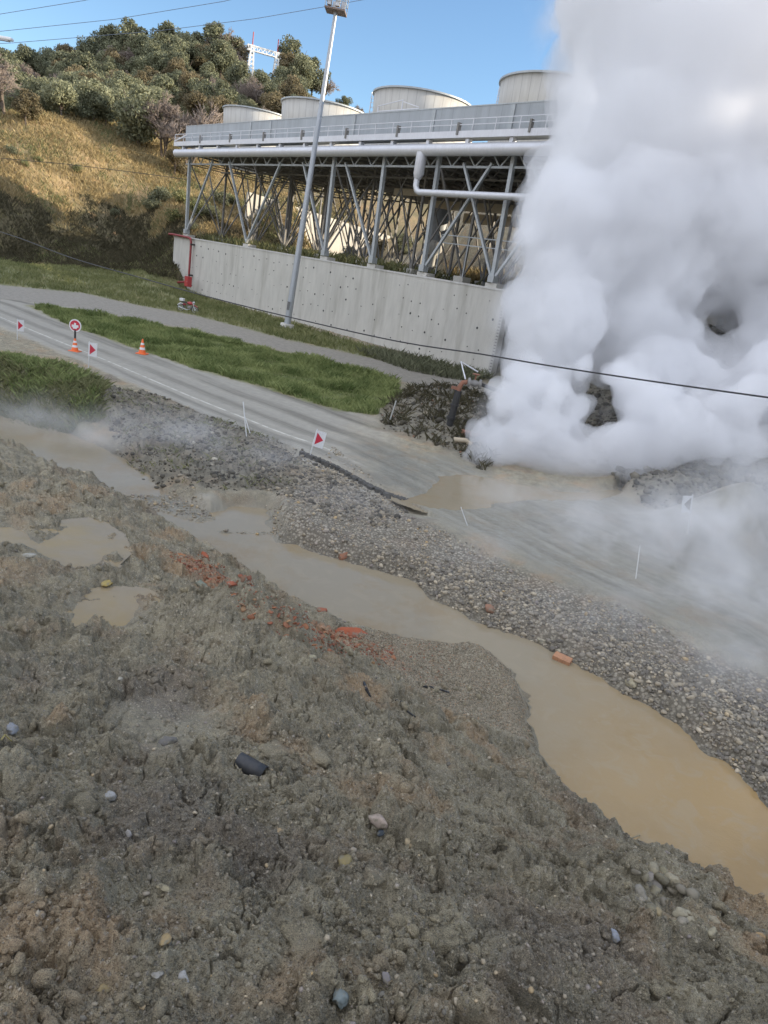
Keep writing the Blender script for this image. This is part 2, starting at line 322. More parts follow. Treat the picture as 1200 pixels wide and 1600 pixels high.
amp_b=np.where(berm[m]>.5,1.,.30+.55*darkp[m]+.6*darkm[m])*(1-.90*flat[m])*(1-.3*grass[m])
amp_b=amp_b*np.where(berm[m]>.5,sst(-.02,.5,sd_w[m])*.75+.25,1.)
dv[m]=rug*amp_b
# tyre-pressed tracks on the muddy road and ruts
t1=rt[m]; ruts=-.03*(np.exp(-((t1-1.9)/.25)**2)+np.exp(-((t1-3.8)/.25)**2)+np.exp(-((t1+.3)/.25)**2))
dv[m]+=ruts*road[m]+.012*fbm(xm,ym,.35,3,66)*mudrd[m]*near[m]+.02*fbm(xm,ym,.8,3,67)*mudrd[m]
# asphalt slab edge drop beside the flag
P_edge=pl([(470,705),(500,715),(545,735),(590,760),(640,785)],0)
et=polyt(P_edge,X,Y)+wob*.5; drop=.2*sst(.08,-.08,et)*np.exp(-((et+.2)/1.1)**2*(et<0))*sst(-4.8,-3.2,X)*sst(2.2,1.0,X); drop=np.where((et<.2)&(et>-3),drop,0)
dv-=drop
# earth heaps: berm mound and rubble mounds
def heap(px,py,z,h,r,s=1):
    q=at(px,py,z); d=np.hypot(X-q[0],Y-q[1])/r; return h*np.exp(-d*d*1.4)*(1+.25*fbm(X,Y,r*.5,3,91))
dv+=heap(395,985,1.4,.42,.75)+heap(500,1000,1.2,.15,.5)+heap(190,390+430,1.,.22,.6)+heap(440,800,0,.25,1.2)+heap(60,775,1.,.18,.6)+heap(30,900,1.2,.15,.5)+heap(1050,1330,.7,.12,.5)
dv+=rubm*(.35*np.abs(fbm(X,Y,2.2,4,101)))+mound*.25*fbm(X,Y,1.6,4,103)
dv+=(np.clip(gravbar+((sd_w>0)&(rt<-1.5)&(G_R>12)),0,1)*(1-flat))*.10*fbm(X,Y,2.3,3,111)
P_bank2=pl([(955,752),(1040,728),(1200,735),(1400,760),(1400,930),(1280,890),(1180,848),(1080,812),(1010,788)],.1); bank2=reg(P_bank2,.35)
dark_bank=np.maximum(sst(4.5,7,X)*sst(26.5,29,Y)*(G_R<90),bank2)
dv+=dark_bank*(.35*fbm(X,Y,3,5,121)+.12*np.abs(fbm(X,Y,.8,3,123)))
hb=sst(80,100,G_R)*(terr<.01); dv+=hb*(.8*fbm(X,Y,14,4,131)+.25*np.abs(fbm(X,Y,3,3,133)))
dv*=1-.9*terr
Z=base+dv
# carve the stream and puddles
blend=1-sst(0,.55,sd_w); Z=np.where(sd_w>0,Z*(1-blend)+np.minimum(Z,WZ+.02+sd_w*.55+.05*fbm(X,Y,.3,3,5))*blend,np.minimum(Z,WZ+.03+.06*fbm(X,Y,.5,3,6)+np.maximum(sd_w,-.6)*.5))
P_bar=pl([(205,772),(300,775),(340,812),(300,818),(215,790)],WZ); bars=reg(P_bar,.12)
P_bar2=pl([(330,832),(420,838),(460,850),(430,800),(415,793),(430,830)],WZ); bars=np.maximum(bars,reg(P_bar2,.1))
Z=np.where(bars>.02,np.maximum(Z,WZ-.1+bars*(.13+.06*fbm(X,Y,.35,3,44))),Z)
PUD3=pl([(640,782),(690,742),(740,742),(800,755),(870,766),(940,768),(985,762),(960,778),(880,784),(800,782),(760,790),(715,800),(670,792)],-.03); PUD4=pl([(1010,905),(1080,915),(1150,935),(1230,950),(1230,975),(1150,965),(1080,945),(1020,925)],.0)
PZ1,PZ2,PZ3,PZ4=1.15,1.3,-.035,None
for P,pz in ((PUD1,PZ1),(PUD2,PZ2),(PUD3,PZ3)):
    s=sdf(P,X,Y)+(.45 if pz<0 else .05)*fbm(X,Y,1.6 if pz<0 else .4,4,181); k=1-sst(0,.28,s); Z=np.where(s<.3,Z*(1-k)+k*np.minimum(Z,pz+.012+np.maximum(s,-.25)*.35+.02*fbm(X,Y,.2,3,15)),Z)
wet=np.clip(np.exp(-np.maximum(sd_w,0)/.22)+.8*np.exp(-np.maximum(sdf(PUD1,X,Y),0)/.12)+.8*np.exp(-np.maximum(sdf(PUD2,X,Y),0)/.12),0,1)
gi=np.arange(len(RR)-1)[:,None]*len(AZ)+np.arange(len(AZ)-1)[None,:]
F=np.stack([gi,gi+1,gi+1+len(AZ),gi+len(AZ)],-1).reshape(-1,4)[:,::-1]
def gsamp(G,x,y):
    r=np.hypot(x,y); a=np.arctan2(x,y); i=np.clip(np.searchsorted(RR,r)-1,0,len(RR)-2); j=np.clip(np.searchsorted(AZ,a)-1,0,len(AZ)-2)
    fr=np.clip((r-RR[i])/(RR[i+1]-RR[i]),0,1); fa=np.clip((a-AZ[j])/(AZ[j+1]-AZ[j]),0,1)
    return (G[i,j]*(1-fr)+G[i+1,j]*fr)*(1-fa)+(G[i,j+1]*(1-fr)+G[i+1,j+1]*fr)*fa
def gz(x,y): return float(gsamp(Z,np.array([x]),np.array([y]))[0])
def hit(px,py):
    """where the sight line meets the ground"""
    d=ray(px,py); t=np.concatenate([np.arange(1.2,60,.02),np.arange(60,500,.3)]); P=CAM+t[:,None]*d
    g=gsamp(Z,P[:,0],P[:,1]); b=np.nonzero(P[:,2]<g)[0]
    return P[b[0]] if len(b) else P[-1]
# ground material
def soilcol(m,p):
    n1=m.noise(p,.9,5,.6); n2=m.noise(p,3.1,6,.65); n3=m.noise(p,14,6,.7); n4=m.noise(p,70,4,.7); n6=m.noise(p,150,3,.75); nb=m.noise(p,.45,4,.6)
    c=m.mix(m.ramp(n2,.35,.65),(.105,.100,.082),(.19,.18,.145)); c=m.mix(m.ramp(n1,.5,.62,0,.7),c,(.215,.155,.10))
    c=m.mix(m.ramp(nb,.56,.66,0,.75),c,(.085,.085,.082))
    c=m.mix(m.ramp(n3,.55,.72,0,.6),c,(.06,.057,.05)); c=m.mix(m.ramp(n3,.42,.3,0,.5),c,(.23,.21,.16)); c=m.mix(m.ramp(n4,.57,.70,0,.6),c,(.31,.285,.22)); c=m.mix(m.ramp(n4,.42,.28,0,.8),c,(.04,.037,.03))
    v1=m.n('ShaderNodeTexVoronoi',{'Vector':p,'Scale':38}); sp=m.math('MULTIPLY',m.math('LESS_THAN',v1.outputs['Distance'],.42),m.math('GREATER_THAN',m.sep(v1.outputs['Color'])[0],.82))
    c=m.mix(m.math('MULTIPLY',sp,.6),c,m.mix(m.sep(v1.outputs['Color'])[1],(.33,.31,.27),(.13,.13,.14)))
    c=m.mix(m.ramp(n6,.55,.68,0,.65),c,(.27,.25,.20)); c=m.mix(m.ramp(n6,.46,.36,0,.85),c,(.032,.03,.025))
    return c,n1,n2,n3,n4,n6
m=Mat('soil'); p=m.pos(); A_=m.attr
c,n1,n2,n3,n4,n6=soilcol(m,p)
# gravelly
vg=m.n('ShaderNodeTexVoronoi',{'Vector':p,'Scale':16}); gc=m.mix(m.sep(vg.outputs['Color'])[0],(.10,.095,.088),(.27,.26,.24)); gc=m.mix(m.ramp(vg.outputs['Distance'],.35,.6),gc,(.07,.066,.06))
c=m.mix(m.math('MULTIPLY',A_('gravbar'),.75),c,gc)
vf=m.n('ShaderNodeTexVoronoi',{'Vector':p,'Scale':60}); fc=m.mix(m.sep(vf.outputs['Color'])[0],(.12,.112,.095),(.23,.215,.18))
c=m.mix(m.math('MULTIPLY',A_('finebar'),.85),c,fc)
bc=m.mix(m.noise(p,25,3),(.22,.075,.04),(.27,.15,.09)); c=m.mix(m.math('MULTIPLY',A_('brick'),m.ramp(n3,.4,.62,0,.75)),c,bc)
# mud
mc=m.mix(m.ramp(n2,.3,.7),(.115,.112,.10),(.155,.15,.13)); mc=m.mix(m.ramp(m.noise(m.mul(p,(1,1,1)),1.2,6,.7),.5,.62,0,.6),mc,(.09,.086,.072))
c=m.mix(A_('mud'),c,mc)
# road: pale dusty asphalt with dark wet tyre bands following the lane
rt_=m.attr('rt'); rw=m.math('ADD',rt_,m.math('MULTIPLY',m.math('SUBTRACT',m.noise(p,.25,3),.5),.7))
def band(cn,w): return m.ramp(m.math('ABSOLUTE',m.math('SUBTRACT',rw,cn)),w,w*.4)
bands=m.math('MULTIPLY',band(1.0,.45),.6)
for cn,w,g_ in ((2.7,.6,.75),(5.0,.75,1.),(6.3,.3,.5),(-.5,.35,.7)): bands=m.math('MAXIMUM',bands,m.math('MULTIPLY',band(cn,w),g_))
bands=m.math('MULTIPLY',bands,m.ramp(m.noise(m.n('ShaderNodeCombineXYZ',{0:m.math('MULTIPLY',rt_,1.2),1:m.math('MULTIPLY',m.sep(p)[0],.12),2:0.}).outputs[0],1.,5,.7),.38,.58,.25,1.))
streak=m.noise(m.n('ShaderNodeCombineXYZ',{0:m.math('MULTIPLY',rt_,9.),1:m.math('MULTIPLY',m.sep(p)[0],.25),2:0.}).outputs[0],1.,5,.7)
rc=m.mix(m.ramp(n2,.3,.7),(.225,.22,.205),(.28,.272,.25)); rc=m.mix(m.math('MULTIPLY',bands,m.ramp(streak,.3,.55,.5,.95)),rc,(.095,.09,.08)); rc=m.mix(m.ramp(streak,.55,.75,0,.6),rc,(.14,.135,.12)); rc=m.mix(m.ramp(streak,.33,.25,0,.5),rc,(.32,.31,.285))
ln=m.math('MULTIPLY',m.ramp(m.math('ABSOLUTE',rt_),.06,.03),m.ramp(m.sep(p)[0],-.5,-2.2)); rc=m.mix(m.math('MULTIPLY',ln,m.ramp(m.noise(p,2.5,5,.7),.38,.55,.05,.7)),rc,(.5,.5,.48))
c=m.mix(A_('road'),c,rc)
mr=m.mix(m.ramp(m.noise(m.n('ShaderNodeCombineXYZ',{0:m.math('MULTIPLY',rt_,2.2),1:m.math('MULTIPLY',m.sep(p)[0],.3),2:0.}).outputs[0],1.,6,.7),.35,.65),(.075,.076,.070),(.14,.142,.133)); mr=m.mix(m.ramp(n1,.52,.68,0,.4),mr,(.115,.095,.07))
c=m.mix(m.math('MULTIPLY',A_('mudrd'),.92),c,mr)
tc=m.mix(m.ramp(n2,.35,.65),(.115,.113,.11),(.16,.158,.152)); tc=m.mix(m.ramp(n3,.5,.7,0,.5),tc,(.10,.10,.095)); c=m.mix(A_('track'),c,tc)
gr=m.mix(m.ramp(n2,.35,.65),(.055,.07,.028),(.10,.12,.045)); gr=m.mix(m.ramp(n1,.5,.7,0,.6),gr,(.14,.125,.065)); c=m.mix(m.math('MULTIPLY',A_('grass'),.85),c,gr)
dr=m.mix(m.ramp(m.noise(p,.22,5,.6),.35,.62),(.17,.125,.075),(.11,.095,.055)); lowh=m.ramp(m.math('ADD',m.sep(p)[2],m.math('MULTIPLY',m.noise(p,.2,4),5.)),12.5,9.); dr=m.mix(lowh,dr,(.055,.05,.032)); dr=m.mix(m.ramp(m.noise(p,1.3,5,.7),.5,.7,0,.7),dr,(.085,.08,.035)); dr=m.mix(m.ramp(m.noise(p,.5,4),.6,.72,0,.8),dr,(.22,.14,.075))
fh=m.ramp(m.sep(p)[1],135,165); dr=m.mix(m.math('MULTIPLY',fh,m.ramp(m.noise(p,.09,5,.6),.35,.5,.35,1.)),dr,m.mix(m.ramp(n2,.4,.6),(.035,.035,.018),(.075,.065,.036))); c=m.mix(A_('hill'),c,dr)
db=m.mix(m.ramp(n2,.4,.6),(.06,.06,.055),(.115,.112,.1)); c=m.mix(A_('bank'),c,db)
c=m.mix(m.math('MULTIPLY',A_('wet'),.5),c,(.06,.055,.042))
c=m.mix(1.,c,m.mix(A_('road'),(2.2,2.06,1.8),(1.30,1.26,1.15)),'MULTIPLY')
smoothm=m.math('MAXIMUM',m.math('MULTIPLY',A_('mudrd'),.8),A_('mud'))
rough=m.fmix(smoothm,.92,m.ramp(n2,.38,.6,.12,.5)); rough=m.fmix(A_('wet'),rough,.35)
hgt=m.math('ADD',m.math('MULTIPLY',n4,.5),m.math('MULTIPLY',n3,1.)); hgt=m.math('ADD',hgt,m.math('MULTIPLY',m.noise(p,220,3,.7),.2))
bs=m.fmix(m.math('MAXIMUM',smoothm,A_('road')),1.,.12)
SOIL=m.bsdf(c,rough,0,m.bump(hgt,bs,.045),.4)
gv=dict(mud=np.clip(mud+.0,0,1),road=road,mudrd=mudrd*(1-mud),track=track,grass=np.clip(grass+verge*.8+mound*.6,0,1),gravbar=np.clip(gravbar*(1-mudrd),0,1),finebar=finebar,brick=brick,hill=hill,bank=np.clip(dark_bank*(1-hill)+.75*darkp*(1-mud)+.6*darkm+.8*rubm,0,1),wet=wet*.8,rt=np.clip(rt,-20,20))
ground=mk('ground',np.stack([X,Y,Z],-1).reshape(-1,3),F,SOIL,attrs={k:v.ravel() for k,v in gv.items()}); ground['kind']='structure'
smf=((G_R[:-1,:-1]>15)|(flat[:-1,:-1]>.5)|(track[:-1,:-1]>.5)).ravel(); ground.data.polygons.foreach_set('use_smooth',smf)
# ------------------------------------------------------------------ water
def flat_poly(name,P,z,mat,grow=.5,label=None,cat=None,kind='structure'):
    """level sheet over the outline; the banks rise through it"""
    P=np.asarray(P); c=P.mean(0)
    lo=P.min(0)-grow; hi=P.max(0)+grow; st=max((hi-lo).max()/160,.04)
    xs=np.arange(lo[0],hi[0]+st,st); ys=np.arange(lo[1],hi[1]+st,st); gx,gy=np.meshgrid(xs,ys,indexing='ij')
    s=sdf(P,gx,gy); keep=(s<grow); V=np.stack([gx,gy,np.full(gx.shape,z)],-1).reshape(-1,3)
    i=np.arange(len(xs)-1)[:,None]*len(ys)+np.arange(len(ys)-1)[None]; k=keep[:-1,:-1]&keep[1:,1:]
    i=i[k]; Fq=np.stack([i,i+len(ys),i+len(ys)+1,i+1],-1); used=np.unique(Fq); mp=np.zeros(len(V),int); mp[used]=np.arange(len(used))
    return tag(mk(name,V[used],mp[Fq],mat,smooth=True),kind=kind)
def water_mat(name,ca,cb,x0=None,x1=None):
    m=Mat(name); p=m.pos(); s=m.sep(p)
    if x0 is None: f=m.ramp(m.noise(p,1.3,3),.35,.65)
    else:
        t=m.math('ADD',m.math('MULTIPLY',s[0],.75),m.math('MULTIPLY',s[1],-.65)); f=m.ramp(m.math('ADD',t,m.math('MULTIPLY',m.math('SUBTRACT',m.noise(p,.55,4,.6),.5),4.5)),x0,x1)
    c=m.mix(f,ca,cb); c=m.mix(m.ramp(m.noise(m.mul(p,(1,1,1)),.8,5,.6),.5,.66,0,.45),c,tuple(v*.82 for v in cb)); c=m.mix(m.ramp(m.noise(p,2.2,4,.6,1.),.5,.62,0,.35),c,tuple(v*1.12 for v in ca))
    b=m.math('ADD',m.noise(m.mul(p,(1,1,1)),7,3,.5),m.math('MULTIPLY',m.noise(p,28,2),.3))
    return m.bsdf(c,m.ramp(m.noise(p,.6,3),.4,.6,.06,.16),0,m.bump(b,.12,.02),.5,**{'Coat Weight':.0,'IOR':1.33})
WM=water_mat('muddy_water',(.28,.235,.16),(.325,.22,.10),-5.2,-1.)
PM=water_mat('puddle_water',(.27,.22,.145),(.30,.225,.11))
flat_poly('stream_water',P_water,WZ,WM,.5)
flat_poly('puddle_water',PUD1,PZ1,PM,.3); flat_poly('puddle_water',PUD2,PZ2,PM,.3); flat_poly('puddle_water',PUD3,PZ3,WM,.6)
# ------------------------------------------------------------------ stones
def ico(sub):
    import bmesh
    bm=bmesh.new(); bmesh.ops.create_icosphere(bm,subdivisions=sub,radius=1.); V=np.array([v.co[:] for v in bm.verts]); F_=np.array([[v.index for v in f.verts] for f in bm.faces]); bm.free(); return V,F_
def rockshape(V,seed,flat=.7,cut=7):
    r=np.random.default_rng(seed); V=V.copy()
    for k in range(cut):
        n=r.normal(size=3); n/=np.linalg.norm(n); d=r.uniform(.55,.85); e=V@n-d; V=np.where(e[:,None]>0,V-n*e[:,None]*.92,V)
    V*=1+.07*r.normal(size=(len(V),1)); V*=np.array([r.uniform(.75,1.15),r.uniform(.6,1.),flat*r.uniform(.7,1.1)]); return V
WARM=lambda L,k=(1.4,1.26,1.0):[(a,tuple(min(.75,v*q) for v,q in zip(c,k))) for a,c in L]
I1=ico(1);I2=ico(2);I3=ico(3)
def clodshape(seed):
    r=np.random.default_rng(seed); V=rockshape(I3[0],seed,.75,5); o=r.uniform(0,9,3)
    for f_,a_ in((2.2,.16),(4.7,.11),(9.,.07)): V=V*(1+a_*(np.sin(V[:,[1]]*f_+o[0])*np.sin(V[:,[2]]*f_+o[1])+np.sin(V[:,[0]]*f_*1.3+o[2])*np.cos(V[:,[2]]*f_*.9)+.5*r.normal(size=(len(V),1))))
    return V
SHC=[clodshape(300+k) for k in range(14)]
SH1=[rockshape(I1[0],k) for k in range(12)]; SH2=[rockshape(I2[0],k+40) for k in range(14)]; SHF=[rockshape(I2[0],k+80,.3) for k in range(8)]
def scatter(name,x,y,size,hue,shapes,faces,mat,sink=.25,zoff=None,tilt=.5,attr=None):
    n=len(x); z=gsamp(Z,x,y); k=rng.integers(0,len(shapes),n); base_=np.stack(shapes)[k]          # n,v,3
    a=rng.uniform(0,2*PI,n); b=rng.normal(0,tilt,n); ca,sa,cb_,sb=np.cos(a),np.sin(a),np.cos(b),np.sin(b)
    P=base_*size[:,None,None]; yy=P[...,1]*cb_[:,None]-P[...,2]*sb[:,None]; zz=P[...,1]*sb[:,None]+P[...,2]*cb_[:,None]; xx=P[...,0]
    P=np.stack([xx*ca[:,None]-yy*sa[:,None]+x[:,None],xx*sa[:,None]+yy*ca[:,None]+y[:,None],zz+(z+size*(.5-sink))[:,None]],-1)
    nv=base_.shape[1]; Fq=(faces[None]+np.arange(n)[:,None,None]*nv).reshape(-1,3)
    return mk(name,P.reshape(-1,3),Fq,mat,attrs={'hue':np.repeat(hue,nv),'tone':np.repeat(rng.random(n),nv)})
def stone_mat(name,stops,bump=.5,rough=.85):
    m=Mat(name); p=m.pos(); c=m.cramp(m.attr('hue'),WARM(stops),'LINEAR'); c=m.mix(m.ramp(m.noise(p,60,4,.7),.45,.7,0,.4),c,(.12,.11,.09))
    c=m.mix(m.ramp(m.attr('tone'),0,1,0,.5),c,m.mix(.5,c,(.05,.05,.05)))
    return m.bsdf(c,rough,0,m.bump(m.noise(p,90,4,.7),bump,.01),.4)
SOILS=[(0,(.085,.078,.062)),(.3,(.13,.12,.092)),(.6,(.185,.168,.125)),(.85,(.22,.17,.115)),(1,(.12,.113,.10))]
PEB=[(0,(.13,.13,.13)),(.25,(.22,.21,.19)),(.5,(.30,.28,.25)),(.7,(.20,.19,.21)),(.85,(.38,.36,.33)),(.95,(.36,.28,.17)),(1,(.5,.49,.47))]
COB=[(0,(.11,.11,.115)),(.3,(.17,.168,.17)),(.6,(.25,.245,.24)),(.85,(.30,.28,.25)),(1,(.42,.40,.37))]
BRK=[(0,(.17,.062,.04)),(.35,(.23,.09,.055)),(.6,(.29,.14,.08)),(.8,(.16,.10,.075)),(1,(.28,.19,.12))]
def earth_mat(name,k=1.):
    m=Mat(name); p=m.pos(); c,n1,n2,n3,n4,n6=soilcol(m,p); c=m.mix(1.,c,(2.5*k,2.25*k,1.8*k),'MULTIPLY'); c=m.mix(m.ramp(n1,.3,.7,0,.3),c,(.24,.235,.22))
    return m.bsdf(c,.95,0,m.bump(m.math('ADD',n4,n3),1.,.04),.3)
M_clod=earth_mat('earth'); M_peb=stone_mat('pebble_stone',PEB); M_cob=stone_mat('cobble_stone',COB); M_brk=stone_mat('fired_brick',BRK,.4)
def polar_pts(n,r0,r1,a0,a1,pw=1.):
    u=rng.random(n); r=(r0**(2-pw)+u*(r1**(2-pw)-r0**(2-pw)))**(1/(2-pw)) if pw!=2 else r0*(r1/r0)**u
    a=np.radians(rng.uniform(a0,a1,n)); return r*np.sin(a),r*np.cos(a),r
def inb(x,y): return gsamp(berm,x,y)>.5
def bare(x,y): return (gsamp(sd_w,x,y)>.03)&(sdf(PUD1,x,y)>.05)&(sdf(PUD2,x,y)>.05)
# earth clods
x,y,r=polar_pts(80000,1.5,24,-58,62,1.75); cl_n=sst(-.1,.5,fbm(x,y,.8,3,205)); k=inb(x,y)&bare(x,y)&(rng.random(len(x))<.25+.75*cl_n); x,y,r,cl_n=x[k],y[k],r[k],cl_n[k]
sz=np.minimum(.0055*rng.random(len(x))**-.55,.03+.045*cl_n)*(.8+r/18); sz*=1-.5*(gsamp(soft,x,y)>.5)
big_=sz>.028
scatter('earth_clods',x[~big_],y[~big_],sz[~big_],rng.random((~big_).sum()),SH1,I1[1],M_clod,.15)['kind']='stuff'
scatter('earth_lumps',x[big_],y[big_],sz[big_],rng.random(big_.sum()),SH2,I2[1],M_clod,.3,tilt=.9)['kind']='stuff'
x,y,r=polar_pts(110000,1.5,20,-58,62,1.85); k=inb(x,y)&bare(x,y)&(gsamp(soft,x,y)<.4)&(rng.random(len(x))<.25+.75*sst(-.2,.3,fbm(x,y,.45,3,209))); x,y,r=x[k],y[k],r[k]
scatter('soil_crumbs',x,y,rng.uniform(.003,.011,len(x))*(.8+r/12),rng.random(len(x)),SH1,I1[1],M_clod,.15,tilt=1.)['kind']='stuff'
# pebbles mixed into the berm
x,y,r=polar_pts(46000,1.5,22,-58,62,1.8); k=inb(x,y)&bare(x,y)&(rng.random(len(x))<.3+.7*sst(-.2,.4,fbm(x,y,1.1,3,208))); x,y,r=x[k],y[k],r[k]; sz=np.minimum(.004*rng.random(len(x))**-.45,.024)*(.8+r/16)
scatter('berm_pebbles',x,y,sz,rng.random(len(x))**1.3,SH1,I1[1],M_peb,.3)['kind']='stuff'
# fine gravel spit
def in_poly(P,n):
    lo=P.min(0);hi=P.max(0); x=rng.uniform(lo[0],hi[0],n); y=rng.uniform(lo[1],hi[1],n); k=sdf(P,x,y)+.15*fbm(x,y,.8,3,7)<0; return x[k],y[k]
x,y=in_poly(P_finebar,26000); k=bare(x,y); x,y=x[k],y[k]; scatter('spit_gravel',x,y,rng.uniform(.006,.02,len(x)),rng.random(len(x)),SH1,I1[1],stone_mat('spit_stone',[(0,(.13,.12,.10)),(.5,(.21,.195,.165)),(.9,(.3,.28,.25)),(1,(.3,.2,.13))]),.35)['kind']='stuff'
# grey cobble bank across the stream
x,y=in_poly(P_cobble,22000); k=(gsamp(sd_w,x,y)>-.05)&(y>1.5); x,y=x[k],y[k]; dn=np.exp(-np.maximum(gsamp(sd_w,x,y)-1.2,0)/1.6); k=rng.random(len(x))<(.12+.88*dn)*(.25+.75*sst(-.4,.1,fbm(x,y,1.3,4,402))); x,y=x[k],y[k]
scatter('cobble_bank',x,y,np.minimum(.022*rng.random(len(x))**-.4,.075),rng.random(len(x)),SH2[:10],I2[1],M_cob,.3)['kind']='stuff'
x,y=in_poly(P_gravbar,34000); k=(gsamp(sd_w,x,y)>.0)&(gsamp(mudrd,x,y)<.8)&(rng.random(len(x))<.12+.88*sst(-.35,.25,fbm(x,y,1.5,4,401))); x,y=x[k],y[k]
scatter('bar_gravel',x,y,np.minimum(.016*rng.random(len(x))**-.45,.07),rng.random(len(x)),SH1,I1[1],M_cob if 0 else M_peb,.3)['kind']='stuff'
# brick fragments
hp=lambda L_:np.array([hit(*q)[:2] for q in L_])
PB=hp([(268,866),(312,862),(350,890),(400,924),(450,955),(500,980),(560,998),(620,1010),(600,1044),(540,1036),(500,1018),(450,1000),(400,975),(350,945),(310,912),(280,890)])
x,y=in_poly(PB,9500); k=bare(x,y)&(rng.random(len(x))<.5+.5*(fbm(x,y,.5,2,17)>0)); x,y=x[k],y[k]
scatter('brick_rubble',x,y,np.minimum(.012*rng.random(len(x))**-.45,.05),rng.random(len(x)),SHF,I2[1],M_brk,.2,tilt=.7)['kind']='stuff'
PB2=hp([(560,985),(640,1000),(700,1015),(720,1040),(680,1080),(640,1060),(590,1040),(540,1015)]); x,y=in_poly(PB2,2600); k=bare(x,y)&(rng.random(len(x))<.35); x,y=x[k],y[k]
scatter('brick_crumbs',x,y,np.minimum(.008*rng.random(len(x))**-.45,.022),rng.random(len(x)),SHF,I2[1],M_brk,.2,tilt=.7)['kind']='stuff'
x,y=in_poly(P_dark,5200); k=gsamp(mud,x,y)<.5; x,y=x[k],y[k]; scatter('bank_stones',x,y,np.minimum(.025*rng.random(len(x))**-.4,.12),rng.random(len(x)),SH1,I1[1],stone_mat('bank_stone',[(0,(.04,.04,.038)),(.6,(.10,.097,.09)),(.92,(.17,.16,.15)),(1,(.4,.4,.39))]),.3)['kind']='stuff'
x,y=in_poly(P_bar,1200); x2,y2=in_poly(P_bar2,800); x=np.r_[x,x2];y=np.r_[y,y2]; scatter('shoal_gravel',x,y,np.minimum(.014*rng.random(len(x))**-.4,.06),rng.random(len(x)),SH1,I1[1],M_peb,.3)['kind']='stuff'
# rubble by the broken road
x,y=in_poly(pl([(400,690),(480,705),(560,750),(640,790),(600,830),(480,800),(400,760)],0),2500); scatter('asphalt_rubble',x,y,np.minimum(.03*rng.random(len(x))**-.4,.13),rng.random(len(x)),SH1,I1[1],stone_mat('broken_asphalt',[(0,(.05,.05,.05)),(.5,(.12,.115,.105)),(1,(.3,.28,.25))]),.3)['kind']='stuff'
x,y=in_poly(P_rubm,1300); scatter('valve_rubble',x,y,np.minimum(.05*rng.random(len(x))**-.4,.25),rng.random(len(x)),SH2,I2[1],stone_mat('mound_earth',[(0,(.03,.03,.025)),(.7,(.075,.07,.056)),(.93,(.16,.155,.14)),(1,(.2,.09,.05))]),.3)['kind']='stuff'
x,y,r=polar_pts(14000,18,48,9,40,1); k=gsamp(dark_bank,x,y)>.3; x,y=x[k],y[k]; scatter('bank_rubble',x,y,np.minimum(.05*rng.random(len(x))**-.4,.3),rng.random(len(x)),SH1,I1[1],stone_mat('bank_earth',[(0,(.04,.04,.038)),(.7,(.10,.098,.09)),(1,(.2,.2,.19))]),.3)['kind']='stuff'
# single rocks that stand out
M_ea=earth_mat('crumbly_earth')
def rock(name,px,py,wpx,col,label,cat='stone',flat=.7,rough=.8,seed=0,asp=1.3,rz=None,sink=.3,tilt=(.1,.1),cut=8,sub=3):
    h=hit(px,py); k=np.dot(h-CAM,Fv); s=wpx/2*k/FPX; col=tuple(v*q for v,q in zip(col,(.92,.86,.74)))
    V=rockshape(I3[0] if sub==3 else I2[0],seed+500,flat,cut)
    if name=='earth_clod': V=clodshape(seed+700); V=V*np.array([1,1,flat/.75])
    V=V*np.array([s*asp/1.1,s,s]); 
    m=Mat(name+'_stone'); p=m.obj(); c=m.mix(m.ramp(m.noise(p,8/s*.05,5,.7),.35,.7),col,tuple(v*.62 for v in col)); c=m.mix(m.ramp(m.noise(p,1.2/s,5,.75),.5,.6,0,.85),c,(.20,.18,.13))
    m.bsdf(c,rough,0,m.bump(m.noise(p,40,5,.7),.5,.006),.4)
    o=mk(name,V,I3[1] if sub==3 else I2[1],M_ea if name=='earth_clod' else m.m,loc=(h[0],h[1],h[2]+s*flat*(.5-sink)),smooth=False); o.rotation_euler=(tilt[0],tilt[1],rz if rz is not None else seed*1.3)
    return tag(o,label,cat)
rock('stone',535,1557,36,(.20,.25,.28),'rounded blue-grey stone at the bottom edge, left of the middle',seed=1)
rock('stone',592,1284,30,(.42,.36,.34),'pale pinkish rounded stone at the top of the cracked clod',seed=2)
rock('stone',598,1300,20,(.10,.13,.18),'small dark blue stone just below the pale pinkish stone',seed=3)
rock('stone',604,1530,20,(.26,.25,.28),'small mauve-grey stone above right of the blue-grey stone',seed=4)
rock('stone',168,1246,26,(.40,.42,.46),'whitish angular stone beside the fluted clay lump',seed=5,cut=12)
rock('stone',200,1308,18,(.45,.45,.48),'pointed white stone standing upright in the brown soil',seed=6,flat=1.3,asp=.8)
rock('stone',257,1388,18,(.36,.33,.24),'long cream pebble lying left of the dark brown hollow',seed=7,asp=1.8,flat=.4)
rock('stone',257,1470,20,(.36,.28,.16),'oval yellow pebble near the lower left dark hollow',seed=8,asp=1.5)
rock('stone',286,1528,24,(.40,.41,.44),'angular pale grey stone at the lower left',seed=9,cut=12)
rock('stone',164,1546,20,(.35,.29,.17),'ochre stone near the lower left corner',seed=10)
rock('stone',246,1520,22,(.38,.38,.38),'flat light grey stone beside the angular pale one',seed=11,flat=.4)
rock('stone',47,869,24,(.40,.41,.40),'pale flat stone beside the upper left puddle',seed=12,flat=.4,asp=1.5)
rock('stone',166,913,20,(.42,.34,.13),'yellow clay lump between the two left puddles','clay lump',seed=13,flat=.5)
rock('stone',312,912,22,(.24,.28,.24),'greenish slab stone by the start of the brick rubble',seed=14,flat=.35,asp=1.6)
rock('stone',487,1028,16,(.42,.40,.30),'oval cream pebble on the dark mound',seed=15,flat=.5,asp=1.4)
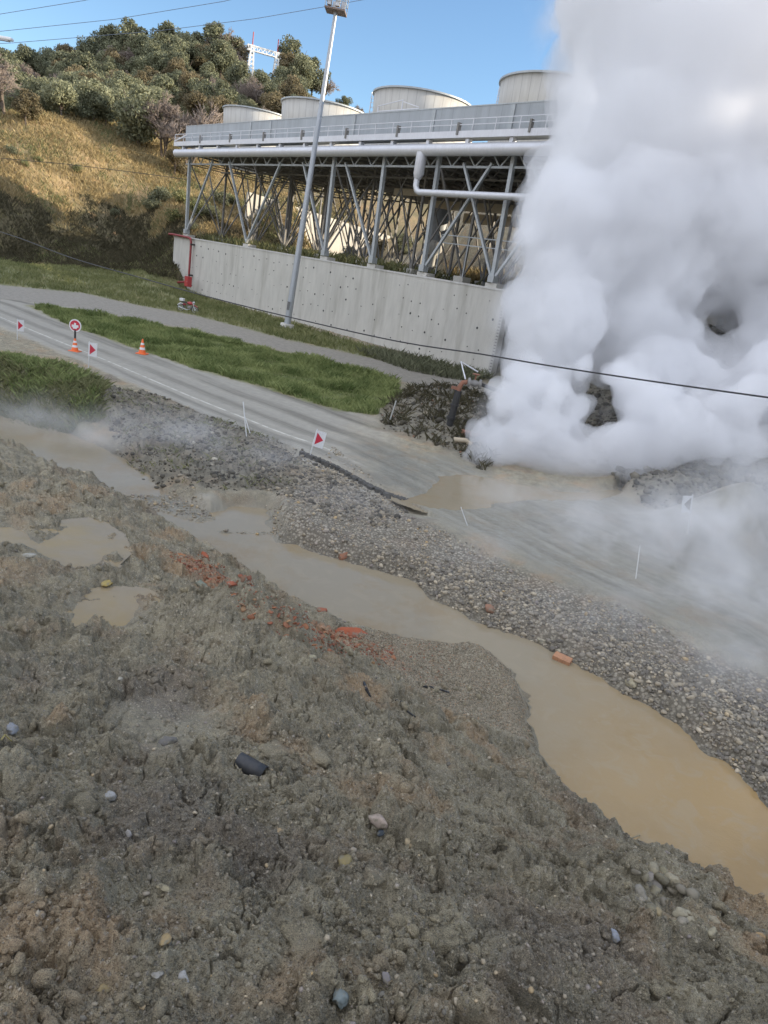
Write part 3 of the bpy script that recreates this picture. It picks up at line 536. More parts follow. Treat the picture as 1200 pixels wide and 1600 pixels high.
rock('stone',188,1062,12,(.45,.45,.43),'small white stone on the smooth soil patch',seed=16)
rock('stone',845,1002,18,(.42,.40,.34),'round cream boulder at the far water edge by the brick',seed=17)
rock('stone',985,1068,20,(.42,.39,.30),'cream cobble at the far water edge right of the brick',seed=18,asp=1.5)
rock('stone',765,952,18,(.34,.20,.15),'reddish stone where the gravel bar meets the water',seed=19)
rock('stone',1024,1385,44,(.27,.26,.26),'large flat grey stone in the pile near the lower right bank',seed=20,flat=.45,asp=1.3)
rock('stone',1048,1378,30,(.40,.37,.29),'wedge of cream stone leaning on the large grey stone',seed=21,flat=1.0,asp=.8,cut=12)
rock('stone',1010,1372,24,(.30,.28,.27),'grey stone behind the large flat one in the pile',seed=22)
rock('stone',1000,1398,26,(.32,.31,.29),'rounded grey stone left of the large flat one',seed=23)
rock('stone',1065,1430,26,(.38,.36,.29),'cream rounded stone below the stone pile',seed=24)
rock('stone',1028,1428,26,(.35,.30,.20),'tan angular stone at the foot of the pile',seed=25,cut=12)
rock('stone',1113,1440,20,(.37,.34,.27),'upper of two cream stones on the lower right slope',seed=26)
rock('stone',1111,1458,24,(.38,.36,.28),'lower of two cream stones on the lower right slope',seed=27)
rock('stone',960,1465,20,(.32,.36,.46),'pale blue triangular stone at the lower right',seed=28,flat=.8,cut=12)
rock('stone',1188,1465,20,(.42,.30,.17),'orange-tan pebble at the right edge',seed=29)
rock('stone',540,1350,30,(.28,.24,.13),'square mustard-coloured stone left of the cracked clod',seed=30,cut=12)
rock('stone',640,1320,22,(.42,.36,.26),'tan stone among white grit, right of the pink stone',seed=31)
rock('stone',437,1300,18,(.42,.33,.22),'peach pebble left of the pale pinkish stone',seed=32)
rock('stone',18,1140,24,(.30,.33,.40),'blue-grey stone at the left edge',seed=33,cut=11)
rock('stone',262,1160,26,(.17,.17,.18),'dark half-buried stone on the smooth soil patch',seed=34)
rock('brick_piece',548,990,46,(.42,.12,.06),'largest flat orange-red brick piece at the end of the rubble','brick',flat=.35,seed=35,asp=1.5,cut=10,rz=.2)
rock('brick_piece',502,955,20,(.36,.13,.08),'reddish brick lump at the water edge above the rubble','brick',seed=36)
rock('brick_piece',537,871,22,(.38,.19,.13),'pink-red brick lump on the far side of the stream','brick',seed=37,asp=1.4)
rock('brick_piece',318,868,20,(.42,.12,.06),'bright red brick piece at the top of the rubble','brick',seed=38,flat=.4,asp=1.6)
rock('brick_piece',280,868,18,(.44,.20,.08),'orange tile shard topmost at the left of the rubble','brick',seed=39,flat=.3,asp=1.7)
rock('brick_piece',362,912,20,(.38,.12,.07),'dark red shard in the middle of the rubble','brick',seed=40,flat=.4,asp=1.5)
rock('earth_clod',575,1345,64,(.155,.15,.125),'upper half of the cracked grey clod','clod',seed=41,flat=.6,asp=1.1,cut=9,sink=.45,rough=.95)
rock('earth_clod',582,1378,54,(.15,.145,.12),'lower half of the cracked grey clod','clod',seed=42,flat=.6,asp=1.2,cut=9,sink=.4,rough=.95,rz=.5)
rock('earth_clod',495,1188,44,(.14,.135,.115),'grey clod below the dark mound','clod',seed=43,flat=.6,cut=9,rough=.95)
rock('earth_clod',430,1180,72,(.155,.145,.115),'smooth olive clod above the black tube piece','clod',seed=44,flat=.45,asp=1.5,cut=6,rough=.95,sink=.5)
rock('earth_clod',120,1258,60,(.19,.17,.125),'fluted clay lump with parallel grooves','clod',seed=45,flat=.7,asp=1.3,cut=10,rough=.95)
rock('earth_clod',485,1480,60,(.15,.145,.115),'long dark crusted clod near the bottom','clod',seed=46,flat=.6,asp=1.7,cut=8,rough=.95,sink=.4,rz=-.5)
rock('earth_clod',685,1470,56,(.16,.155,.13),'grey slab clod right of the bottom middle','clod',seed=47,flat=.45,asp=1.6,cut=8,rough=.95,rz=.3)
rock('earth_clod',60,1470,52,(.17,.15,.115),'brown clod casting a dark hollow at the left','clod',seed=48,flat=.8,cut=8,rough=.95)
r3=random.Random(21)
for k in range(26):
    a=r3.uniform(0,6.28); q=r3.random()**.6; px_,py_=1030+q*62*math.cos(a)+q*10,1400+q*48*math.sin(a)+q*25*math.cos(a)
    g_=r3.uniform(.17,.34); o=rock('stone',px_,py_,r3.uniform(13,27),(g_*1.1,g_*1.03,g_*r3.uniform(.72,.92)),'x',seed=60+k,cut=r3.choice([7,10,12]),flat=r3.uniform(.5,.85),asp=r3.uniform(1.,1.5),sub=2,sink=.5)
    o['label']='loose grey or cream stone in the pile on the lower right bank'; o['group']='stones of the lower right pile'
# brick lying in the stream, with its wet foot
M_plain=lambda n,c,r=.6,me=0.: paint(n,c,r,me,.35)
bp=at(878,1032,WZ); b_=MB().box((-.17,-.10,-.05),(.17,.10,.055)); o=b_.build('whole_brick',paint('orange_brick',(.46,.23,.12),.85,0,.5,9),loc=(bp[0],bp[1],WZ+.03),bevel=.012); o.rotation_euler=(.08,.05,-.5); tag(o,'orange brick lying flat in the shallow stream','brick')
# black tube piece and rubber strips
M_rub=paint('black_rubber',(.028,.03,.034),.5,0,.4,8)
h=hit(392,1205); s=np.dot(h-CAM,Fv)/FPX
b_=MB(); rr=s*13; b_.lathe([(rr,-s*24),(rr*1.02,-s*8),(rr,s*24),(rr*.86,s*24),(rr*.86,-s*24),(rr,-s*24)],n=20,axis='x',cap=False); o=b_.build('tube_piece',M_rub,loc=(h[0],h[1],h[2]+rr*.6)); o.rotation_euler=(0,.1,-.35); tag(o,'short piece of black tube half buried under the olive clod','tube')
def strip(pts,wpx,label,name='rubber_strip',cat='strip'):
    P=[hit(*q) for q in pts]; V=[];Fq=[]
    for i,q in enumerate(P):
        k=np.dot(q-CAM,Fv)/FPX; d=(P[min(i+1,len(P)-1)]-P[max(i-1,0)])[:2]; d/=np.linalg.norm(d)+1e-9; nn=np.array([-d[1],d[0]])*wpx*k*(.5+.25*math.sin(i*1.9))
        for sgn in(-1,1):
            for dz in(0.008,.03): V.append((q[0]+nn[0]*sgn,q[1]+nn[1]*sgn,q[2]+dz+.012*math.sin(i*2.1)))
    for i in range(len(P)-1):
        a=i*4; b=a+4; Fq+=[(a,b,b+1,a+1),(a+2,a+3,b+3,b+2),(a+1,b+1,b+3,a+3),(a,a+2,b+2,b)]
    Fq+=[(0,1,3,2),(len(V)-4,len(V)-2,len(V)-1,len(V)-3)]
    return tag(mk(name,V,Fq,M_rub),label,cat)
strip([(662,1074),(675,1077),(690,1079),(702,1084)],4,'short black strip lying on the fine gravel spit')
strip([(618,1096),(628,1100),(636,1112),(648,1122)],3,'bent black strip at the edge of the mound below the spit')
strip([(568,1068),(572,1080),(580,1092)],3,'thin black strip nearest the dark mound')
# dark lip of the broken asphalt
ep=[(472,706),(490,712),(505,718),(525,727),(545,738),(560,747),(575,756),(590,762),(605,770),(622,776),(640,783)]
tt=np.linspace(0,len(ep)-1,90); ex=np.interp(tt,range(len(ep)),[q[0] for q in ep])+rng.normal(0,.8,90); ey=np.interp(tt,range(len(ep)),[q[1] for q in ep])+rng.normal(0,.5,90)
P=np.array([hit(a,b) for a,b in zip(ex,ey)]); P[:,2]=np.convolve(np.pad(P[:,2],3,'edge'),np.ones(7)/7,'valid'); wd=.06+.2*rng.random(90)*np.sin(np.linspace(.2,3.,90))+.03; V=[];Fq=[]
for i in range(90):
    z0=P[i,2]; up=.015+.03*rng.random()
    V+=[(P[i,0]-.3*wd[i],P[i,1]-wd[i],z0-.12),(P[i,0]-.25*wd[i]+rng.normal(0,.02),P[i,1]-.8*wd[i]+rng.normal(0,.02),z0+up*.6),(P[i,0]+.2*wd[i],P[i,1]+.7*wd[i]+rng.normal(0,.02),z0+up),(P[i,0]+.3*wd[i],P[i,1]+wd[i],z0-.1)]
for i in range(89):
    for j in range(3): a=i*4+j; Fq.append((a,a+4,a+5,a+1))
Fq+=[(0,1,2,3),(356,359,358,357)]
tag(mk('asphalt_edge',V,Fq,paint('torn_asphalt',(.065,.062,.056),.9,0,.5,6,(.14,.13,.11))),'dark torn edge of the asphalt beside the leaning chevron board','asphalt')
# thin dry stems on the water edge
def stem(pts,r,label,col=(.32,.28,.18)):
    P=[hit(a,b)+np.array([0,0,c]) for a,b,c in pts]; o=MB().tube([tuple(q) for q in P],r,6).build('dry_stem',paint('dry_stem',col,.9)); return tag(o,label,'stem')
stem([(985,1312,.02),(1000,1311,.08),(1015,1309,.03)],.006,'thin pale bent stem on the bank crest by the ochre water')
stem([(0,1163,.03),(8,1158,.06),(18,1163,.03)],.005,'yellow stem at the left edge by the blue-grey stone',(.4,.33,.1))
# ------------------------------------------------------------------ cooling structure
def concrete(name,c=(.50,.485,.44),stain=.5,vert=True,ties=False):
    c=tuple(v*1.22 for v in c)
    m=Mat(name); p=m.obj(); n=m.noise(m.mul(p,(1,1,.25)),1.6,6,.65); n2=m.noise(p,14,5,.7); n3=m.noise(m.mul(p,(1,1,.12)),.7,5,.65)
    col=m.mix(m.ramp(n,.3,.7),c,tuple(v*.82 for v in c)); col=m.mix(m.ramp(n3,.52,.72,0,stain),col,(.23,.215,.17)); col=m.mix(m.ramp(n2,.55,.75,0,.3),col,tuple(v*.65 for v in c))
    s=m.sep(p)
    # formwork panel joints
    fx=m.math('ABSOLUTE',m.math('SUBTRACT',m.math('FRACT',m.math('MULTIPLY',s[0],1/2.44)),.5)); j=m.ramp(fx,.49,.498,0,.22); col=m.mix(j,col,tuple(v*.6 for v in c))
    return m.bsdf(col,.9,0,m.bump(n2,.3,.01),.3)
M_con=concrete('cast_concrete'); M_conlit=concrete('pale_concrete',(.52,.49,.43),.15)
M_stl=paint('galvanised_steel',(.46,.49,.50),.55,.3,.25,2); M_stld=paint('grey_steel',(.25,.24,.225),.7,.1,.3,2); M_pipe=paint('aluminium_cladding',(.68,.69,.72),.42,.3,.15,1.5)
def ribbed(name,c,per=1.2,stain=.35):
    m=Mat(name); p=m.obj(); s=m.sep(p); n=m.noise(m.mul(p,(1.5,1.5,.15)),1.,5,.6); w_=m.ramp(m.math('ABSOLUTE',m.math('SUBTRACT',m.math('FRACT',m.math('MULTIPLY',s[0],1/per)),.5)),.47,.495,0,.4)
    col=m.mix(m.ramp(n,.35,.7,0,stain),c,tuple(v*.55 for v in c)); col=m.mix(w_,col,tuple(v*.5 for v in c)); n2=m.noise(p,.35,3); col=m.mix(m.ramp(n2,.5,.7,0,.3),col,tuple(min(1,v*1.25) for v in c))
    return m.bsdf(col,.6,0,m.bump(m.math('SINE',m.math('MULTIPLY',s[0],22.)),.25,.02),.4)
M_par=ribbed('ribbed_cladding',(.40,.43,.45)); M_dark=paint('deck_steel',(.20,.20,.20),.7,0,.3)
ANG=math.atan2(D2[1],D2[0])     # local x = along the wall (leftwards), local y -> towards the camera side is +y? build with explicit frame
def frame(u,v,z,name,label,cat,group=None):
    o=bpy.data.objects.new(name,None); COL.objects.link(o); q=W(u,v,z); fr=Matrix(((D2[0],NV[0],0,q[0]),(D2[1],NV[1],0,q[1]),(0,0,1,q[2]),(0,0,0,1))); 
    return tag(o,label,cat,group),fr
# left-handed (D2,NV,up): mirror local x so frames stay right-handed: X' = -D2
def struct_empty(name,u,v,z,label,cat,group=None):
    q=W(u,v,z); o=bpy.data.objects.new(name,None); COL.objects.link(o); o.location=q; o.rotation_euler=(0,0,math.atan2(-D2[1],-D2[0])); return tag(o,label,cat,group)
# in this frame: local x = -u, local y: NV rotated? (x,y,up) right-handed -> y = up x X'
_yl=np.array([D2[1],-D2[0]]); SGN=1. if (_yl@NV)>0 else -1.
def L(u,v,z): return (-u,SGN*v,z)
wall=struct_empty('retaining_wall',0,0,0,'long pale concrete retaining wall pitted with dark tie holes','wall')
b_=MB(); 
def lbox(b,u0,u1,v0,v1,z0,z1): 
    b.box((min(-u0,-u1),min(SGN*v0,SGN*v1),z0),(max(-u0,-u1),max(SGN*v0,SGN*v1),z1)); return b
lbox(b_,0,45.3,0,.45,-.6,6.12); b_.build('wall_panel',M_con,wall)
b_=MB(); lbox(b_,45.304,53.6,.06,.45,-.6,6.12); b_.build('end_panel',M_con,wall)
b_=MB(); lbox(b_,-.04,53.6,-.05,.6,6.12,6.26); b_.build('coping',concrete('coping_concrete',(.52,.51,.48)),wall)
b_=MB(); lbox(b_,-.35,0,-.14,.45,-.6,6.12); b_.build('end_pilaster',concrete('pilaster_concrete',(.44,.43,.40),.7),wall)
b_=MB(); r2=random.Random(5)
for i in range(40):
    for zz in (.75,1.9,3.05,4.2,5.3):
        u0=.9+i*1.22+(.61 if int(zz*10)%2 else 0)+r2.uniform(-.05,.05)
        if u0>53 or r2.random()<.38 : continue
        u0+=r2.uniform(-.3,.3); zz+=r2.uniform(-.2,.2)
        q=L(u0,-.012 if u0<45.3 else .048,zz+r2.uniform(-.05,.05)); rr=r2.choice([.035,.05,.06,.09]); b_.lathe([(rr,-.01),(rr,.012)],q,8,'y')
b_.build('tie_holes',paint('hole_shade_paint',(.05,.052,.055),.9),wall)['kind']='stuff'  # raised dark discs; the holes' inner shade is put into their colour
b_=MB()
for k in range(26): lbox(b_,-.3,-.12,-.17,-.142,.3+k*.22,.38+k*.22)
b_.build('step_iron',M_stld,wall)
far=struct_empty('side_wall',-.35,5,0,'set-back concrete wall beyond the pitted wall, half lost in steam','wall'); b_=MB(); lbox(b_,.0,24,0,.4,-.6,5.4); 
b_=MB(); b_.box((0.02,0,-.6),(24,.4,5.3)); b_.build('wall_panel',concrete('buff_concrete',(.42,.39,.33),.5),far); MB().box((0,-.05,5.3),(24,.45,5.42)).build('coping',M_con,far)
# cooling tower block -------------------------------------------------
ct=struct_empty('cooling_tower',0,0,0,'grey cooling tower block on braced steel legs above the concrete wall','cooling tower')
UL,UR=52.,-22.
b_=MB(); lbox(b_,UR,UL,0,.12,16.25,18.3); lbox(b_,UL-.12,UL,.12,20,16.25,18.3); lbox(b_,UR,UL,19.9,20,16.25,18.3); b_.build('parapet',M_par,ct)
b_=MB(); lbox(b_,UR,UL+.02,-.03,.15,18.3,18.38); lbox(b_,UL-.15,UL+.03,.15,20,18.3,18.38); b_.build('parapet_cap',M_stl,ct)
for u in (2.4,10.2,20.0,37.2,33.4): lbox(MB(),u,u+.35,-.1,-.003,16.3,18.25).build('downpipe',M_stl,ct)
b_=MB(); lbox(b_,UR,UL,.13,19.85,15.75,15.9); b_.build('deck',M_dark,ct)
b_=MB(); lbox(b_,UR,UL+.6,-1.05,0,16.02,16.14); b_.build('walkway',M_stl,ct)
b_=MB(); lbox(b_,UR,UL+.6,-1.12,-1.052,16.0,16.45); b_.build('edge_beam',M_pipe,ct)
b_=MB()
for k in range(36):
    u=UL+.4-k*2.15; a=L(u,-1.09,16.45); c=L(u,-1.09,17.2); b_.bar(a,c,.06)
for z in (16.85,17.22): b_.bar(L(UR,-1.09,z),L(UL+.4,-1.09,z),.05)
b_.bar(L(UL+.5,-1.09,16.5),L(UL-2.6,-1.09,17.1),.12)
b_.build('railing',M_pipe,ct)
b_=MB()
for k in range(9):
    u=UL-6-k*6.6; lbox(MB(),u,u+.16,-1.2,-.9,16.2,17.0).build('lamp_bracket',M_stld,ct)
b_=MB().tube([L(UL+.6,-.75,15.3),L(UR,-.75,15.3)],.44,16); b_.build('header_pipe',M_pipe,ct)
b_=MB()
for k in range(18):
    u=UL-1.5-k*4.1; lbox(MB(),u,u+.3,-.95,-.55,15.66,16.0).build('pipe_hanger',M_pipe,ct)
b_=MB().tube([L(10.2,-.8,15.1),L(10.2,-.8,13.6),L(10.3,-.8,13.3)],[.42,.42,.3],14).tube([L(10.3,-.8,13.35),L(10.3,-.8,12.75),L(10.1,-.8,12.42),L(9.8,-.8,12.3),L(-14,-.8,12.3)],.24,12); b_.build('branch_pipe',M_pipe,ct)
def truss(b,u0,u1,v,zt,zb,step,w=.1):
    b.bar(L(u0,v,zb),L(u1,v,zb),w*1.2); b.bar(L(u0,v,zt),L(u1,v,zt),w*1.4); n=int(abs(u1-u0)/step)
    for k in range(n):
        a=u1-(u1-u0)*k/n; c=u1-(u1-u0)*(k+1)/n; mid_=(a+c)/2; b.bar(L(a,v,zt),L(mid_,v,zb),w*.7); b.bar(L(mid_,v,zb),L(c,v,zt),w*.7)
for v in (.3,5,10,15,19.6):
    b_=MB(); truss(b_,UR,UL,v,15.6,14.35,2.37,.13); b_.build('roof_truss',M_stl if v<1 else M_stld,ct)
b_=MB()
for k in range(33):
    u=UL-k*2.37; 
    if u<UR: break
    b_.bar(L(u,.3,14.4),L(u,19.6,14.4),.09); b_.bar(L(u,.3,15.5),L(u,19.6,15.5),.2)
b_.build('cross_beams',M_stld,ct)['kind']='stuff'
# basins and louvres hanging under the deck at the back
b_=MB(); 
for v,z0,z1 in ((9.,13.5,14.1),(14.,13.1,13.9),(19.7,12.6,13.6)): lbox(b_,UR,24,v,v+.3,z0,z1)
b_.build('fascia_beam',paint('tan_fascia',(.62,.55,.43),.7),ct)
b_=MB(); lbox(b_,UR,27,9.5,19,13.9,14.2); b_.build('basin_floor',M_dark,ct)
BASES=[50.8,43.7,36.6,29.5,22.4,15.4,9.0,1.6,-6.,-13.]
ROWS=[.25,5.,10.,15.,19.6]
for ri,v in enumerate(ROWS):
    for bi,u in enumerate(BASES):
        if ri==0 and bi in (1,3): continue
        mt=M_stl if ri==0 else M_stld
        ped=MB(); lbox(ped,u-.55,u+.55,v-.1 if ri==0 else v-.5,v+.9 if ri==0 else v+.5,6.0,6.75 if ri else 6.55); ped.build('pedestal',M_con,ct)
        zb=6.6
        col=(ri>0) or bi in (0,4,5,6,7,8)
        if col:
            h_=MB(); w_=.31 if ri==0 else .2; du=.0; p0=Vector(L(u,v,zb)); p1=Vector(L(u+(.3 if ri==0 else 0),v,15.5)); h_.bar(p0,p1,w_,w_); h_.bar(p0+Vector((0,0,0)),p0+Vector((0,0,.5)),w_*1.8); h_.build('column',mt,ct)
        dl={0:[(0,-5.4)],2:[(0,5.1),(0,-5.2)],4:[(0,5.2)],5:[(0,5.6)],6:[(0,-5.2)],7:[(0,-5.0),(0,5.0)],8:[(0,6.2)],9:[(0,5)]}.get(bi,[]) if ri==0 else [(0,4.6),(0,-4.6)] if (ri+bi)%2 else [(0,3.6),(0,-5.4)]
        for _,du in dl:
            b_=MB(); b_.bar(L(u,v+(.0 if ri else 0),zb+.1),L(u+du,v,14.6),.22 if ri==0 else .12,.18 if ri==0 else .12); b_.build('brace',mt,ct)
for bi,u in enumerate(BASES):       # bracing across the block
    b_=MB()
    for a_,c_ in ((.25,5.),(5.,10.),(10.,15.),(15.,19.6)):
        if (bi%2==0): b_.bar(L(u,a_,6.7),L(u,c_,14.4),.13); b_.bar(L(u,c_,6.7),L(u,a_,14.4),.13)
    if b_.v: b_.build('cross_brace',M_stld,ct)
b_=MB()
for z in (9.0,9.6): b_.bar(L(8.5,1.2,z),L(-16,1.2,z),.07)
for k in range(9): b_.bar(L(8.5-k*3,1.2,6.6),L(8.5-k*3,1.2,9.6),.07)
b_.build('guard_rail',M_stl,ct)
# fan stacks
M_fan=Mat('glassfibre_panel'); p=M_fan.obj(); tc=M_fan.sep(p); ang_=M_fan.math('ARCTAN2',tc[1],tc[0]); fr_=M_fan.math('FRACT',M_fan.math('MULTIPLY',ang_,18/PI)); sm_=M_fan.ramp(M_fan.math('ABSOLUTE',M_fan.math('SUBTRACT',fr_,.5)),.47,.49,0,.65)
n=M_fan.noise(M_fan.mul(p,(2,2,.3)),1.2,5,.6); c=M_fan.mix(M_fan.ramp(n,.35,.7),(.56,.55,.51),(.47,.455,.42)); c=M_fan.mix(sm_,c,(.17,.165,.155)); zj=M_fan.ramp(M_fan.math('ABSOLUTE',M_fan.math('SUBTRACT',tc[2],1.5)),.05,.03,0,.6); c=M_fan.mix(zj,c,(.2,.19,.18)); M_fan.bsdf(c,.65,0,M_fan.bump(n,.2,.02),.4); M_fan=M_fan.m
stack0=None
for k,u in enumerate((22.9,38.9,54.2,6.9,-9.)):
    lab=['third pale fan stack from the left, right of the tall lamp mast','second pale fan stack from the left, behind the tall lamp mast','leftmost pale fan stack beside the bare tree','rightmost visible pale fan stack with a ladder, touching the steam','hidden fan stack'][k]
    if k==4: continue
    loc=W(u if k!=2 else 53.0,10,17.0)
    fs=MB().lathe([(4.95,-1.2),(4.95,.6),(4.72,1.5),(4.66,3.2),(4.78,5.0),(4.62,5.0),(4.5,3.2),(4.55,1.),(4.55,-1.2)],n=72,cap=False).build('fan_stack',M_fan,ct)
    Lc=L(u if k!=2 else 53.0,10,17.0); fs.location=Lc
    if k==2: fs.scale=(.9,.9,1)
    fs['label']=lab
    b_=MB()
    for j in range(72):
        a0=2*PI*j/72;a1=2*PI*(j+1)/72; b_.bar((4.86*math.cos(a0),4.86*math.sin(a0),5.0),(4.86*math.cos(a1),4.86*math.sin(a1),5.0),.14)
    b_.build('rim',M_stl,fs)
    if k in (0,3):
        b_=MB(); a=math.radians(200 if k==3 else 215)
        for s_ in (-.25,.25): b_.bar((5.0*math.cos(a)+s_*.6,5.0*math.sin(a)+s_*.6,0),(4.95*math.cos(a)+s_*.6,4.95*math.sin(a)+s_*.6,5.3),.06)
        for j in range(12): b_.bar((5.0*math.cos(a)-.18,5.0*math.sin(a)-.18,.4+j*.4),(5.0*math.cos(a)+.18,5.0*math.sin(a)+.18,.4+j*.4),.05)
        b_.build('ladder',M_pipe,fs)
b_=MB(); b_.bar(L(17.5,.2,18.5),L(12.5,.2,18.5),.07); b_.bar(L(17.5,.2,18.35),L(17.5,.2,18.9),.06); b_.bar(L(14.5,.2,18.35),L(14.5,.2,19.2),.06); b_.bar(L(17.5,.2,18.9),L(14.5,.2,19.2),.06); b_.bar(L(14.5,.2,19.1),L(12.5,.2,18.6),.06); b_.build('stair_handrail',M_pipe,ct)
# behind, under the deck: sunlit ramp wall, pump set, posts, reed heap
rw_=tag(bpy.data.objects.new('ramp_wall',None),'sunlit cream wall sloping down behind the steel legs','wall'); COL.objects.link(rw_)
q0=atY(388,302,106); q1=atY(545,348,120); q2=atY(640,374,128)
b_=MB(); zt=[q0[2]+.2,q1[2]-.1,q2[2]-.4]; Q=[q0,q1,q2]
for i in range(2):
    a,b=Q[i],Q[i+1]; nx=(b[1]-a[1]);ny=-(b[0]-a[0]); ln_=math.hypot(nx,ny); nx,ny=-nx/ln_*.4,-ny/ln_*.4
    V=[(a[0],a[1],5),(b[0],b[1],5),(b[0]+nx,b[1]+ny,5),(a[0]+nx,a[1]+ny,5),(a[0],a[1],zt[i]),(b[0],b[1],zt[i+1]),(b[0]+nx,b[1]+ny,zt[i+1]),(a[0]+nx,a[1]+ny,zt[i])]
    b_.add(V,[(0,3,2,1),(4,5,6,7),(0,1,5,4),(1,2,6,5),(2,3,7,6),(3,0,4,7)])
b_.build('wall_panel',M_conlit,rw_)
pump=struct_empty('pump_unit',20.5,12.5,6.3,'grey vertical pump with a white cap hanging behind the middle leg','pump')
MB().lathe([(.9,3.6),(1.0,4.2),(1.0,6.4),(.8,6.6)],n=20).build('motor',paint('pump_grey',(.33,.35,.37),.5),pump); MB().lathe([(.35,1.),(.35,2.2),(.85,2.6),(.95,3.1),(.85,3.6)],n=20).build('casing',paint('pump_white',(.55,.54,.5),.5),pump); MB().tube([(0,0,0),(0,0,1.1)],.3).build('shaft',M_stld,pump)
r2=random.Random(9); post=None
M_wp=paint('white_post',(.62,.59,.52),.6,0,.2)
for k in range(22):
    u=17-k*1.15+r2.uniform(-.4,.4); v=24+r2.uniform(-2,5); p_=struct_empty('pipe_riser',u,v,6.2,'white upright pipe riser in the yard beneath the cooling tower','pipe','white pipe risers under the cooling tower')
    hh=r2.uniform(1.6,3.6); MB().tube([(0,0,-.3),(0,0,hh),( .3,0,hh+.25)],.12,8).build('riser',M_wp,p_); MB().lathe([(.24,hh*.4),(.24,hh*.4+.12)],n=10).build('flange',M_stl,p_)
# a long low white building far behind under the deck
bl=struct_empty('low_building',14,40,7,'long low cream building seen between the steel legs','building')
MB().box((0,0,0),(34,8,3.2)).build('wall',M_conlit,bl); MB().box((-.3,-.4,3.2),(34.3,8.4,3.6)).build('roof',paint('tan_roof',(.4,.33,.25)),bl)
for k in range(9): MB().box((1.5+k*3.6,-.03,.9),(3.3+k*3.6,.0,2.3)).build('window',paint('window_dark',(.06,.065,.07),.3) if k==0 else bpy.data.materials['window_dark'],bl)
# second braced frame further back, lit
fb=struct_empty('pipe_rack',24,30,6.3,'second steel rack with long tan beams behind the first','pipe rack')
for z in (4.6,7.0): MB().box((0,0,z),(46,.35,z+.55)).build('beam',paint('rack_beam',(.44,.38,.29),.7),fb)
for k in range(12): MB().bar((k*4,0,0),(k*4,0,7.),.25).build('post',M_stld,fb); MB().bar((k*4,0,0),(k*4+3.8,0,4.6),.14).build('brace',M_stld,fb)
# fire pipe and cabinet on the wall end
M_red=paint('red_paint',(.42,.045,.05),.5,0,.3); M_redp=paint('dark_red_paint',(.26,.03,.035),.5,0,.3)
fp=struct_empty('fire_pipe',48,-.2,0,'dark red pipe bent down the left end of the concrete wall','pipe')
def Lp(u,v,z): return (48-u,SGN*(v+.2),z)
MB().tube([Lp(54.2,-.35,6.25),Lp(53,-.35,6.28),Lp(49.0,-.35,6.22),Lp(48.4,-.35,6.1),Lp(48.2,-.35,5.7),Lp(48.2,-.35,1.6),Lp(48.25,-.5,1.2),Lp(48.8,-.8,1.05),Lp(50,-.8,.9),Lp(50.1,-.8,.2)],.13,10).build('pipe_run',M_redp,fp)
for z in (1.9,5.4): MB().box(Lp(47.9,-.0,z),Lp(48.05,-.5,z+.2)).build('clamp',M_rub,fp)
hc=struct_empty('hydrant_cabinet',46.6,-1.2,.75,'small red hydrant cabinet standing at the foot of the wall','cabinet')
MB().box((-.45,-.25,0),(.45,.25,1.15)).build('cabinet_body',M_red,hc,bevel=.02); b_=MB().box((-.4,-SGN*.275,.08),(.4,-SGN*.252,1.07)); b_.build('door',paint('red_door',(.5,.06,.06),.4),hc); MB().box((.25,-SGN*.30,.5),(.3,-SGN*.276,.65)).build('handle',M_stl,hc)
# ------------------------------------------------------------------ lamp mast
mb=at(448,513,0); mt_=Vector((mb[0]+.95,mb[1]+.2,0)); lm=empty('light_mast',(mb[0],mb[1],gz(mb[0],mb[1])),label='tall grey floodlight mast with a ladder cage top standing before the wall',cat='mast'); lm.rotation_euler=(0,math.radians(2.5),0)
HM=24.3
MB().tube([(0,0,0),(0,0,HM*.5),(0,0,HM)],[.30,.23,.14],12).build('pole',paint('mast_steel',(.44,.47,.50),.45,.4,.2,1),lm)
MB().lathe([(.62,-.2),(.62,.35),(.55,.4)],n=16).build('base_plinth',M_con,lm); MB().box((-.2,-.40,1.6),(.0,-.31,2.3)).build('hatch',M_dark,lm)
b_=MB(); b_.box((-.8,-.7,HM),(0.8,0.7,HM+.12)); b_.build('platform',paint('rust_platform',(.22,.16,.13),.7),lm)
b_=MB()
for sx_ in(-.77,.77):
    for sy_ in(-.67,.67): b_.bar((sx_,sy_,HM),(sx_,sy_,HM+1.1),.05)
for z in(.6,1.1):
    b_.bar((-.77,-.67,HM+z),(.77,-.67,HM+z),.05);b_.bar((-.77,0.67,HM+z),(.77,0.67,HM+z),.05);b_.bar((-.77,-.67,HM+z),(-.77,0.67,HM+z),.05);b_.bar((.77,-.67,HM+z),(.77,0.67,HM+z),.05)
b_.build('cage_rail',M_stl,lm)
for x_,y_ in((-.5,-.4),(.15,-.45),(.5,.15),(-.2,.45)): 
    f_=MB().box((x_-.17,y_-.14,HM+.25),(x_+.17,y_+.14,HM+.8)).build('floodlight',M_stld,lm,bevel=.03); MB().box((x_-.15,y_-.162,HM+.28),(x_+.15,y_-.142,HM+.77)).build('lens',paint('lamp_glass',(.6,.62,.65),.1) if 'lamp_glass' not in bpy.data.materials else bpy.data.materials['lamp_glass'],f_)
